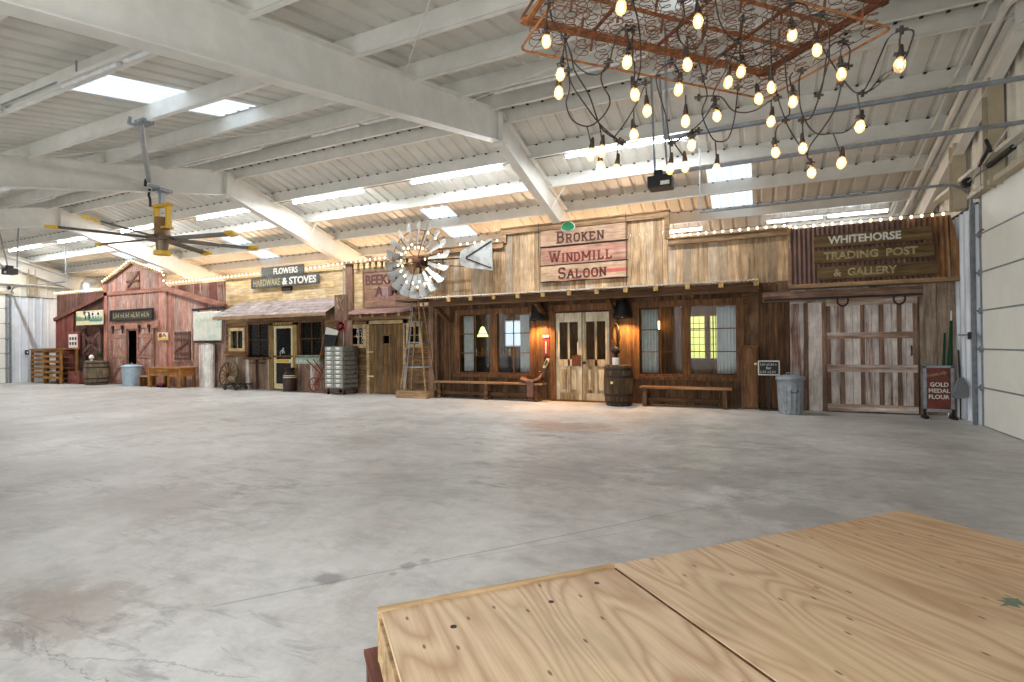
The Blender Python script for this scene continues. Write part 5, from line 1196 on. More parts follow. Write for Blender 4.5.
# left shed: dark wall, sloping rail, red end panel
mb = MB(); boards_v(mb, -27.2, -23.5, 0, 3.68, Y0 + .04, .18, .26); mb.build('left_siding', W['darkred_z'], B_)
mb = MB(); mb.beam((-23.5, Y0 - .04, 3.5), (-27.2, Y0 - .04, 2.62), .1, .14); mb.build('shed_rake', W['darkred_z'], B_)
mb = MB(); boards_v(mb, -27.15, -25.8, 0, [(-27.15, 2.6), (-25.8, 2.92)], Y0 - .02, .2, .26); mb.build('red_end_panel', W['redpanel_z'] if 'redpanel_z' in W else W.setdefault('redpanel_z', wood('deep_red_boards', (92, 48, 42), (126, 68, 58), (150, 92, 80), 'z', .3)), B_)
mb = MB(); mb.box(-25.1, -24.9, Y0 - .05, Y0, .1, 2.2); mb.box(-24.0, -23.8, Y0 - .05, Y0, .1, 2.2); mb.box(-25.1, -23.8, Y0 - .045, Y0, 1.1, 1.25); mb.beam((-25.0, Y0 - .06, 2.0), (-23.9, Y0 - .06, 1.2), .1, .02, up=(0, 1, 0)); mb.beam((-25.0, Y0 - .06, 1.2), (-23.9, Y0 - .06, 2.0), .1, .02, up=(0, 1, 0)); mb.build('cross_braced_door', W['darkred_z'], B_)
# signs on the barn
o = thing('barn_sign', 'dark framed board with faded gold lettering over the barn doors', 'sign', (-21.55, Y0 - .12, 2.6))
mb = MB(); mb.box(-22.9, -20.3, Y0 - .13, Y0 - .1, 2.46, 2.82, .5); mb.build('board', plain('dark_green_sign_board', (52, 50, 40), .6, 0, .15, 8), o)
mb = MB()
for a, b, c_, d in ((-22.95, -20.25, 2.8, 2.86), (-22.95, -20.25, 2.42, 2.48)): mb.box(a, b, Y0 - .15, Y0 - .1, c_, d, .5)
mb.box(-22.95, -22.88, Y0 - .15, Y0 - .1, 2.48, 2.8, .5); mb.box(-20.32, -20.25, Y0 - .15, Y0 - .1, 2.48, 2.8, .5); mb.build('frame', M['iron'], o)
mb = MB(); worn_marks(mb, -22.75, -20.45, 2.55, 2.73, Y0 - .13, 14); mb.build('lettering', M['letter_tan'], o)
o = thing('cow_painting', 'wide painted board of black and white cows in a green pasture, left of the barn', 'painting', (-24.3, 11.92, 2.6))
mb = MB(); mb.box(-25.2, -23.32, 11.9, 11.93, 2.33, 2.9, .5); mb.build('board', M['cream'], o)
mb = MB(); mb.prism([(-25.18, 2.5), (-23.34, 2.5), (-23.34, 2.62), (-24.0, 2.68), (-24.6, 2.62), (-25.18, 2.7)], 11.892, 11.9, .5); mb.build('pasture', plain('painted_pasture_green', (128, 160, 130), .6, 0, .2, 6), o)
mb = MB(); mb.prism([(-24.2, 2.46), (-23.36, 2.46), (-23.36, 2.52), (-24.2, 2.52)], 11.886, 11.892, .5); mb.build('water_band', plain('painted_teal', (60, 130, 130), .6), o)
mb = MB(); mb.box(-25.0, -24.92, 11.93, 12.16, 2.4, 2.86, .5); mb.box(-23.62, -23.54, 11.93, 12.16, 2.4, 2.86, .5); mb.build('back_batten', W['darkred_z'], o)
for cx_ in (-24.42, -24.0, -23.62):
    s_ = 1.35 if cx_ < -24.1 else 1.0
    mb = MB(); mb.prism([(cx_ + s_ * a, 2.72 + s_ * b) for a, b in ((-.18, .1), (-.13, .14), (-.07, .1), (.14, .09), (.17, .0), (.15, -.13), (.11, -.13), (.1, -.03), (-.04, -.03), (-.05, -.13), (-.09, -.13), (-.1, .02), (-.16, .02))], 11.884, 11.89, .5); mb.build('painted_cow', M['white'] if cx_ > -24.1 else M['black'], o)
    mb = MB(); mb.prism([(cx_ + s_ * a, 2.74 + s_ * b) for a, b in ((-.05, .06), (.05, .07), (.1, .0), (.02, -.05), (-.05, -.02))], 11.878, 11.884, .5); mb.build('hide_patch', M['black'] if cx_ > -24.1 else M['white'], o)
o = thing('notice_board', 'red-framed white notice board on the dark red wall above the crates', 'sign', (-25.6, 12.0, 1.6))
mb = MB(); mb.box(-26.1, -25.2, 12.0, 12.04, 1.35, 2.1, .5); mb.build('frame', M['red'], o)
mb = MB(); mb.box(-25.95, -25.3, 11.98, 12.0, 1.42, 1.98, .5); mb.build('sheet', M['white'], o)
mb = MB()
for r_ in range(2):
    for c_ in range(3): mb.box(-25.88 + c_ * .2, -25.76 + c_ * .2, 11.972, 11.98, 1.54 + r_ * .2, 1.66 + r_ * .2, .5)
mb.build('printed_block', M['letter_dark'], o)
o = thing('tin_sign', 'small red and yellow tin advertising plate on the barn wall right of doors', 'sign', (-19.9, 12.0, 1.75))
mb = MB(); mb.box(-19.98, -19.42, 11.99, 12.01, 1.66, 1.94, .5); mb.build('plate', M['cream'], o)
mb = MB(); mb.box(-19.95, -19.45, 11.98, 11.99, 1.68, 1.73, .5); mb.build('yellow_band', M['yellow'], o)
mb = MB(); mb.box(-19.93, -19.76, 11.98, 11.99, 1.76, 1.91, .5); mb.tube([(-19.7, 11.98, 1.8), (-19.6, 11.98, 1.89), (-19.5, 11.98, 1.78)], .02, 5, .5); mb.build('red_emblem', M['red'], o)
# billboard on a white plank
o = thing('billboard', 'faded white metal billboard with rounded corners between barn and hardware store', 'sign', (-17.0, 11.85, 1.6))
mb = MB(); mb.box(-17.75, -16.3, 11.82, 11.88, 1.6, 2.6, .5); mb.build('panel', plain('faded_billboard_face', (206, 204, 188), .5, .05, .1, 3, c2=(180, 190, 178), lo=.45, hi=.6), o, bevel=.04)
mb = MB(); worn_marks(mb, -17.55, -16.5, 2.25, 2.38, 11.82, 6); mb.build('faded_lettering', plain('ghost_letter_paint', (196, 188, 164), .7), o)
mb = MB(); mb.beam((-17.8, 11.86, 2.68), (-16.2, 11.86, 2.72), .08, .07, .5); mb.beam((-17.5, 11.86, 2.6), (-17.5, 11.86, 2.7), .03, .03, .5); mb.beam((-16.5, 11.86, 2.6), (-16.5, 11.86, 2.72), .03, .03, .5); mb.build('top_bar', M['iron'], o)
mb = MB(); mb.box(-17.7, -16.4, 11.84, 11.87, 1.54, 1.6, .5); mb.build('bottom_bar', M['iron'], o)
o = thing('white_plank', 'wide whitewashed vertical plank standing under the billboard', 'plank', (-17.1, 11.9, 0))
mb = MB(); mb.prism([(-17.5, 0), (-16.78, 0), (-16.78, 1.48), (-17.1, 1.53), (-17.5, 1.46)], 11.87, 11.93, .5); mb.build('board', W['whiteplank'] if 'whiteplank' in W else W.setdefault('whiteplank', wood('whitewashed_plank', (150, 132, 112), (190, 178, 164), (214, 206, 194), 'z', .1, None, 0, (224, 220, 212), .7)), o)
# crates on the far left
def slat_rack(x0, x1, y, h, n, lab):
    o = thing('crate_rack', lab, 'rack', ((x0 + x1) / 2, y, 0), group='amber slatted crates at the far left')
    for x in (x0, x1 - .08):
        mb = MB(); mb.box(x, x + .08, y - .3, y - .22, 0, h); mb.box(x, x + .08, y + .22, y + .3, 0, h); mb.build('post', W['pallet_z'], o)
    for i in range(n):
        z = .2 + (h - .3) * i / (n - 1); mb = MB(); mb.box(x0 + .08, x1 - .08, y - .31, y - .27, z, z + .09); mb.build('slat', W['pallet_x'], o)
        mb = MB(); mb.box(x0 + .08, x1 - .08, y - .25, y + .3, z - .012, z + .004, .3); mb.build('shelf_board', W['pallet_x'], o)
    mb = MB(); mb.box(x0 - .02, x1 + .02, y - .34, y + .32, h, h + .05); mb.build('top', W['pallet_x'], o)
slat_rack(-27.35, -26.1, 11.6, 1.34, 7, 'left amber slatted crate rack against the white end wall')
slat_rack(-26.05, -24.75, 11.45, 1.36, 6, 'right taller amber slatted crate rack below the red notice board')
o = thing('wood_bin', 'low dark red plank box beside the slatted crates', 'box', (-24.3, 11.6, 0))
mb = MB(); boards_h(mb, -24.7, -23.9, .03, .5, 11.4, .14, .16, lmax=2); mb.box(-24.7, -24.66, 11.42, 11.8, .03, .48); mb.box(-23.94, -23.9, 11.42, 11.8, .03, .48); mb.box(-24.7, -23.9, 11.76, 11.8, .03, .48); mb.box(-24.7, -23.9, 11.42, 11.8, 0, .04); mb.build('body', W['redpanel_z'], o)
for x in (-24.72, -23.94):
    mb = MB(); mb.box(x, x + .06, 11.37, 11.4, 0, .55); mb.build('corner_post', W['darkred_z'], o)
o = barrel(-22.95, 11.5, .42, .92, W['barrel_old'], 'wide weathered grey barrel planter left of the barn doors'); 
p_ = thing('potted_plant', 'small green plant on top of the wide weathered barrel', 'plant', (-22.75, 11.5, .92))
mb = MB(); mb.lathe([(.07, 0), (.1, .12), (.09, .12), (.0, .1)], (-22.75, 11.5, .9), 14, .5); mb.build('pot', M['rust'], p_)
mb = MB()
for k_ in range(16):
    q = k_ * 2.4; e_ = .3 + .5 * random.random(); L_ = .28
    a = Vector((-22.75, 11.5, 1.0)); b = a + Vector((math.cos(q) * L_ * .5 * e_ * 1.2, math.sin(q) * L_ * .5 * e_ * 1.2, L_ * (1.1 - .5 * e_))); w_ = Vector((-math.sin(q), math.cos(q), 0)) * .035; mid = (a + b) / 2
    mb.add([a, mid + w_, b, mid - w_, mid + Vector((0, 0, .012))], [(0, 1, 4), (1, 2, 4), (2, 3, 4), (3, 0, 4)])
mb.build('leaves', M['leaf'], p_)
p_ = thing('globe_ornament', 'small white globe sitting on the wide weathered barrel', 'ornament', (-23.2, 11.45, .92))
mb = MB(); mb.lathe([(.05, 0), (.05, .03), (.03, .04), (.06, .07), (.09, .13), (.09, .16), (.05, .22), (.01, .235)], (-23.2, 11.45, .9), 16, .5); mb.build('globe', M['white'], p_, smooth=True)
mb = MB(); mb.lathe([(.06, 0), (.06, .02), (.0, .02)], (-23.2, 11.45, .895), 16, .5); mb.build('base', M['iron'], p_)
trash_can(-20.9, 11.6, .31, .78, plain('pale_blue_grey_can', (160, 178, 192), .4, .1, .08, 6), 'pale blue grey trash can in front of the open barn doorway', ribs=False)
# small desk, bench
o = thing('school_desk', 'orange varnished wooden desk in front of the barn shutter', 'desk', (-18.6, 11.6, 0))
mb = MB(); mb.box(-19.5, -17.75, 11.3, 11.95, .66, .7); mb.build('top', W['orange_x'], o)
mb = MB(); mb.box(-19.42, -18.3, 11.34, 11.37, .42, .66); mb.build('apron', W['pallet_x'], o)
mb = MB(); mb.box(-18.28, -17.8, 11.34, 11.9, .4, .66); mb.build('drawer', W['orange_x'], o)
for x in (-19.45, -18.36, -17.85):
    for y in (11.325, 11.86): mb = MB(); mb.box(x, x + .08, y, y + .08, 0, .659); mb.build('leg', W['pallet_z'], o)
o = thing('stool', 'low plank stool between the trash can and the orange desk', 'stool', (-20.0, 11.6, 0))
mb = MB(); mb.box(-20.3, -19.6, 11.45, 11.75, .34, .39); mb.build('seat', W['bench_x'], o)
for x in (-20.22, -19.72): mb = MB(); mb.box(x, x + .05, 11.48, 11.72, 0, .34); mb.build('leg', W['pallet_z'], o)
o = thing('toy_wagon', 'small dark wheeled toy under the orange desk', 'toy', (-19.0, 11.45, 0))
mb = MB(); mb.box(-19.15, -18.75, 11.4, 11.55, .08, .14, .5); mb.build('bed', M['red'], o)
for x in (-19.08, -18.82): mb = MB(); mb.cyl((x, 11.38, .05), (x, 11.57, .05), .05, 12, t=.5); mb.build('wheel', M['black'], o)
o = thing('domed_vent', 'round pale drum-like vent sitting high behind the left shed wall', 'vent', (-26.5, 14.5, 3.0))
mb = MB(); mb.lathe([(.42, 0), (.44, .25), (.42, .6), (.36, .85), (.25, 1.0), (.1, 1.08), (.02, 1.1)], (-26.1, 12.9, 3.35), 24, .5); mb.build('dome', M['galv_blade'], o, smooth=True)
mb = MB(); mb.cyl((-26.1, 12.9, 0), (-26.1, 12.9, 3.36), .2, 12, t=.5); mb.build('stand', M['galv_dull'], o)
o = thing('wall_switch', 'small black switch box on the white far left end wall', 'switch', (-27.92, 11.4, 1.2))
mb = MB(); mb.box(-27.95, -27.88, 11.35, 11.47, 1.15, 1.35, .5); mb.build('box', M['black'], o); mb = MB(); mb.box(-27.89, -27.865, 11.39, 11.43, 1.22, 1.28, .5); mb.build('toggle', M['white'], o)
# added unseen warm point lights behind the fronts, tinting the roof tan
for x_ in (-25, -21.5, -18, -14.5, -11, -6.2, -3.2):
    l = bpy.data.lights.new('hidden_warm_fill', 'POINT'); l.energy = 115; l.color = (1, .68, .41); l.shadow_soft_size = .15
    q = bpy.data.objects.new('hidden_warm_fill', l); C.objects.link(q); q.location = (x_, 13.6, 2.95)
# ------------------------------------------------------------------ strings of small lights along the parapets
_ico = MB(); _ico.lathe([(.004, -.03), (.016, -.02), (.021, 0), (.016, .018), (.006, .026)], (0, 0, 0), 8, .5)
mini_proto = None
def light_string(lab, pts, step, y=None):
    global mini_proto
    o = thing('light_string', lab, 'string lights', pts[0], group='strings of small warm lights on the parapets')
    P_ = [Vector(p) for p in pts]; mb = MB(); mb.tube([p + Vector((0, 0, .03)) for p in P_], .005, 5, .5); mb.build('cord', M['cord'], o)
    for a, b in zip(P_, P_[1:]):
        n = max(1, round((b - a).length / step))
        for i in range(n):
            p = a + (b - a) * ((i + .5) / n) - o.location
            if mini_proto is None: mini_proto = _ico.build('bulb', M['mini'], o, world=False); q = mini_proto
            else: q = mini_proto.copy(); C.objects.link(q); q.parent = o
            q.location = p
light_string('string of warm lights along the dark wall top at far left', [(-27.1, 11.98, 3.74), (-23.5, 11.98, 3.74)], .17)
light_string('string of warm lights outlining the red barn gable', [(-23.5, 11.94, 4.0), (-21.6, 11.94, 4.74), (-19.56, 11.94, 4.12), (-19.56, 11.94, 3.72)], .17)
light_string('string of warm lights from barn to the FLOWERS board', [(-19.5, 11.96, 3.72), (-16.4, 11.96, 3.74), (-14.6, 11.96, 3.76)], .18)
light_string('string of warm lights right of the FLOWERS board to the tavern', [(-12.66, 11.96, 3.76), (-11.05, 11.96, 3.82), (-9.1, 11.92, 3.87)], .18)
light_string('string of warm lights right of the windmill sail', [(-7.2, 11.96, 4.02), (-5.9, 11.96, 4.02)], .2)
light_string('string of faint warm lights from saloon parapet over the rusty roof', [(-1.75, 11.98, 3.72), (.56, 11.98, 3.72), (.6, 11.9, 3.65), (3.1, 11.9, 3.65)], .16)
_w = []
for k_ in range(26): q = k_ * 2.399; r = .3 + .55 * ((k_ * .37) % 1); _w.append((hx + r * math.cos(q), hy - .05, hz + r * math.sin(q)))
o = thing('light_string', 'string of tiny warm lights wound over the windmill sail', 'string lights', (hx, hy - .05, hz), group='strings of small warm lights on the parapets')
_s = sorted(_w, key=lambda p: math.atan2(p[2] - hz, p[0] - hx)); mb = MB(); mb.tube([Vector(p) for p in _s], .004, 4, .5); mb.build('cord', M['cord'], o)
for p in _w: q = mini_proto.copy(); C.objects.link(q); q.parent = o; q.location = Vector(p) - o.location
# ================================================================== CEILING FAN, STRUT
FXc, FYc = -11.9, 7.24
o = thing('ceiling_fan', 'large yellow-tipped industrial ceiling fan hanging below the second roof rafter', 'ceiling fan', (FXc, FYc, 4.85))
def fb(nm, f_, mat, par=o, **k): m_ = MB(); f_(m_); return m_.build(nm, mat, par, world=True, **k)
fb('mount_clamp', lambda m: (m.box(FXc - .16, FXc + .16, FYc - .14, FYc + .14, 4.8, 4.86, .5), m.box(FXc - .05, FXc + .05, FYc - .05, FYc + .05, 4.5, 4.8, .5), m.box(FXc + .02, FXc + .09, FYc - .3, FYc - .1, 4.84, 4.9, .5)), M['galv'])
fb('conduit', lambda m: m.tube([(FXc - .1, FYc - .2, 4.84), (FXc - .1, FYc - .22, 4.7), (FXc - .02, FYc - .24, 4.6), (FXc - .08, FYc - .2, 4.45)], .025, 8, .5), M['black'])
def yoke(m):
    for x in (-.22, .2): m.box(FXc + x, FXc + x + .05, FYc - .06, FYc + .06, 4.0, 4.52, .5)
    m.box(FXc - .26, FXc + .29, FYc - .07, FYc + .07, 4.48, 4.54, .5); m.box(FXc - .24, FXc + .26, FYc - .1, FYc + .1, 3.98, 4.03, .5)
fb('yoke', yoke, M['yellow'], bevel=.008)
fb('motor', lambda m: (m.cyl((FXc, FYc, 3.82), (FXc, FYc, 4.24), .15, 20, .14, .5)), plain('brown_motor_housing', (150, 116, 76), .45, .2, .15, 8), smooth=False)
fb('hub', lambda m: (m.cyl((FXc, FYc, 3.73), (FXc, FYc, 3.82), .3, 24, .3, .5), m.cyl((FXc, FYc, 3.5), (FXc, FYc, 3.73), .11, 16, .13, .5)), plain('grey_brown_hub', (128, 110, 92), .4, .4, .1, 8))
fb('bottom_cap', lambda m: m.cyl((FXc, FYc, 3.42), (FXc, FYc, 3.5), .16, 20, .17, .5), M['yellow'])
M['blade_grey'] = plain('grey_fan_blade', (126, 124, 116), .4, .4, .1, 6)
for k_, ang_ in enumerate((-110, -70, -170, 15, 68, 115)):
    q = math.radians((-112, -68, -172, 10, 65, 118)[k_]); dx_, dy_ = math.cos(q), math.sin(q); Lb = 1.95; m_ = MB(); prof = []
    def bp(r, w_, z): return (FXc + dx_ * r - dy_ * w_, FYc + dy_ * r + dx_ * w_, 3.77 + z)
    v = []
    for r, s_ in ((.25, 1), (Lb - .18, .9)):
        for w_, z in ((-.085, .03), (-.03, .045), (.04, .02), (.085, -.03), (.04, .005), (-.03, .03)): v.append(bp(r, w_ * s_, z))
    m_.add(v, [(i, (i + 1) % 6, 6 + (i + 1) % 6, 6 + i) for i in range(6)] + [(0, 1, 2, 3, 4, 5), (11, 10, 9, 8, 7, 6)], .5); bl = m_.build('blade', M['blade_grey'], o)
    m_ = MB(); v = [bp(Lb - .2, -.1, .05), bp(Lb - .2, .1, .03), bp(Lb, .07, .02), bp(Lb, -.09, .05), bp(Lb - .2, -.1, -.0), bp(Lb - .2, .1, -.05), bp(Lb, .07, -.04), bp(Lb, -.09, .0)]
    m_.add(v, [(0, 1, 2, 3), (7, 6, 5, 4), (0, 4, 5, 1), (1, 5, 6, 2), (2, 6, 7, 3), (3, 7, 4, 0)], .5); m_.build('winglet', M['yellow'], bl)
o = thing('strut_pole', 'galvanised pole clamped to a purlin and reaching toward the fan mount', 'pole', (-8.55, 4.9, 4.8))
mb = MB(); mb.cyl((-8.5, 4.86, 4.82), (-11.7, 6.85, 4.92), .045, 12, t=.5); mb.build('tube', M['galv'], o)
mb = MB(); mb.box(-8.62, -8.4, 4.84, 5.0, 4.8, 4.86, .5); mb.tube([(-8.66, 4.8, 4.9), (-8.66, 4.78, 4.8), (-8.55, 4.8, 4.76), (-8.42, 4.84, 4.8)], .025, 6, .5); mb.build('purlin_clamp', M['galv_dull'], o)
mb = MB(); mb.tube([(-11.66, 6.8, 4.93), (-11.75, 6.85, 4.98), (-11.9, 6.9, 4.97), (-11.95, 6.92, 4.86)], .03, 8, .5); mb.build('hook', M['black'], o)

# ================================================================== RUSTED BED-SPRING FRAME WITH STRING BULBS
A2, B2, C2 = Vector((-1.26, 2.83, 3.1)), Vector((.05, 4.17, 3.1)), Vector((.69, 3.55, 3.1)); D2 = A2 + C2 - B2
up_ = Vector((0, 0, .17))
o = thing('bed_spring_frame', 'rusted bed-spring frame hung flat from the roof as a chandelier', 'chandelier', tuple((A2 + C2) / 2))
def rnd_rect(off, r=.05, n=4):
    cs = [A2, B2, C2, D2]; pts = []
    for i in range(4):
        p, c_, q = cs[i - 1], cs[i], cs[(i + 1) % 4]; u = (p - c_).normalized() * r; w_ = (q - c_).normalized() * r
        for k_ in range(n + 1): t = k_ / n; pts.append(c_ + u * (1 - t) ** 2 + w_ * t ** 2 + off)
    return pts
mb = MB(); mb.tube(rnd_rect(Vector((0, 0, 0))), .007, 6, .5, closed=True); mb.build('lower_border_wire', M['rust_light'], o)
mb = MB(); mb.tube(rnd_rect(up_), .008, 6, .5, closed=True); mb.build('upper_border_wire', M['rust'], o)
ex, ey = (B2 - A2), (D2 - A2)
G_ = lambda u, v_, z: A2 + ex * u + ey * v_ + Vector((0, 0, z))
mb = MB(); mb.beam(G_(.0, .04, .16), G_(1.0, .04, .16), .05, .022, .5); mb.build('edge_rail', M['rust_light'], o)
mb = MB(); mb.beam(G_(.97, .0, .16), G_(.97, 1.0, .16), .03, .022, .5); mb.build('edge_rail', M['rust'], o)
mb = MB(); mb.beam(G_(.02, .0, .16), G_(.02, 1.0, .16), .03, .02, .5); mb.build('edge_rail', M['rust_light'], o)
mb = MB(); mb.beam(G_(.0, .96, .16), G_(1.0, .96, .16), .04, .02, .5); mb.build('edge_rail', M['rust'], o)
for v_ in (.35, .66):
    mb = MB(); mb.beam(G_(0, v_, .18), G_(1, v_, .18), .018, .014, .5); mb.build('cross_strap', M['rust_light'], o)
for u in (.25, .5, .75):
    mb = MB(); mb.beam(G_(u, 0, .18), G_(u, 1, .18), .018, .014, .5); mb.build('cross_strap', M['rust'], o)
# one coil, copied into the grid
mb = MB(); pts = []
for i in range(61):
    q = i / 60; a = q * 4.5 * 2 * math.pi; r = .05 - .022 * math.sin(q * math.pi); pts.append((r * math.cos(a), r * math.sin(a), q * .165))
mb.tube(pts, .0026, 4, .5); coil = None
mc = MB(); mc.box(-.006, .006, -.03, .03, .03, .034, .5)
NU, NV = 13, 6
for i in range(NU):
    for j in range(NV):
        if coil is None: coil = mb.build('coil_spring', M['rust'], o, world=False); q = coil
        else: q = coil.copy(); C.objects.link(q); q.parent = o
        q.location = G_((i + .5) / NU, (j + .5) / NV, .0) - o.location; q.rotation_euler = (random.uniform(-.12, .12), random.uniform(-.12, .12), random.uniform(0, 6))
mb = MB()
for i in range(NU):
    for z in (.0, ):
        mb.tube([G_((i + .5) / NU, v_ / 12, z + .004 * math.sin(v_ * 3)) for v_ in range(13)], .0022, 4, .5)
for j in range(NV): mb.tube([G_(u / 24, (j + .5) / NV, .165 + .004 * math.sin(u * 2)) for u in range(25)], .0022, 4, .5)
mb.build('tie_wires', M['rust'], o)
for i in range(NU - 1):
    for j in range(0, NV, 2):
        c0 = G_((i + 1) / NU, (j + .5 + (i % 2)) / NV, .08); mb = MB(); mb.beam(c0 + Vector((0, 0, -.045)), c0 + Vector((.01, .01, .045)), .014, .006, .5); mb.build('clip_strip', M['rust'], o)
mb = MB()
for u, v_ in ((.1, .1), (.9, .1), (.9, .9), (.1, .9)):
    a = G_(u, v_, .18); top = Vector((a.x, a.y, roof_z(a.y) - .25))
    n = int((top - a).length / .045)
    for k_ in range(n):
        c0 = a + (top - a) * ((k_ + .5) / n); ax_ = Vector((1, 0, 0)) if k_ % 2 else Vector((0, 1, 0))
        mb.tube([c0 + ax_ * (.011 * math.cos(t_ * math.pi / 3)) + Vector((0, 0, .028 * math.sin(t_ * math.pi / 3))) for t_ in range(6)], .0035, 4, .5, closed=True)
mb.build('hanging_chain', M['galv'], o)
BULBS = [(-0.566, 2.442, 2.947), (-1.034, 2.68, 3.031), (-0.265, 2.83, 3.014), (0.181, 3.265, 3.06), (0.308, 3.379, 3.002), (-0.6, 2.713, 2.83), (-0.339, 2.997, 2.89), (-0.959, 2.699, 2.841), (0.611, 3.008, 2.669), (-0.076, 3.304, 2.935), (0.435, 3.478, 2.885), (-0.99, 2.749, 2.768), (-0.145, 3.294, 2.884), (0.081, 3.509, 2.9), (-0.603, 2.892, 2.738), (-0.394, 3.079, 2.802), (0.011, 3.546, 2.861), (0.197, 3.563, 2.812), (-0.562, 3.027, 2.693), (-0.219, 3.407, 2.745), (-0.382, 3.268, 2.693), (0.083, 3.692, 2.764), (-0.648, 3.073, 2.589), (0.536, 3.574, 2.604), (-0.874, 2.968, 2.478), (-0.816, 2.992, 2.494), (-0.365, 3.419, 2.599), (-0.842, 3.054, 2.425), (-0.768, 3.146, 2.424), (-0.495, 3.418, 2.472), (-0.415, 3.491, 2.493), (-0.241, 3.68, 2.51), (0.108, 3.844, 2.615), (0.257, 3.739, 2.581), (0.455, 3.676, 2.44), (0.308, 3.803, 2.44)]
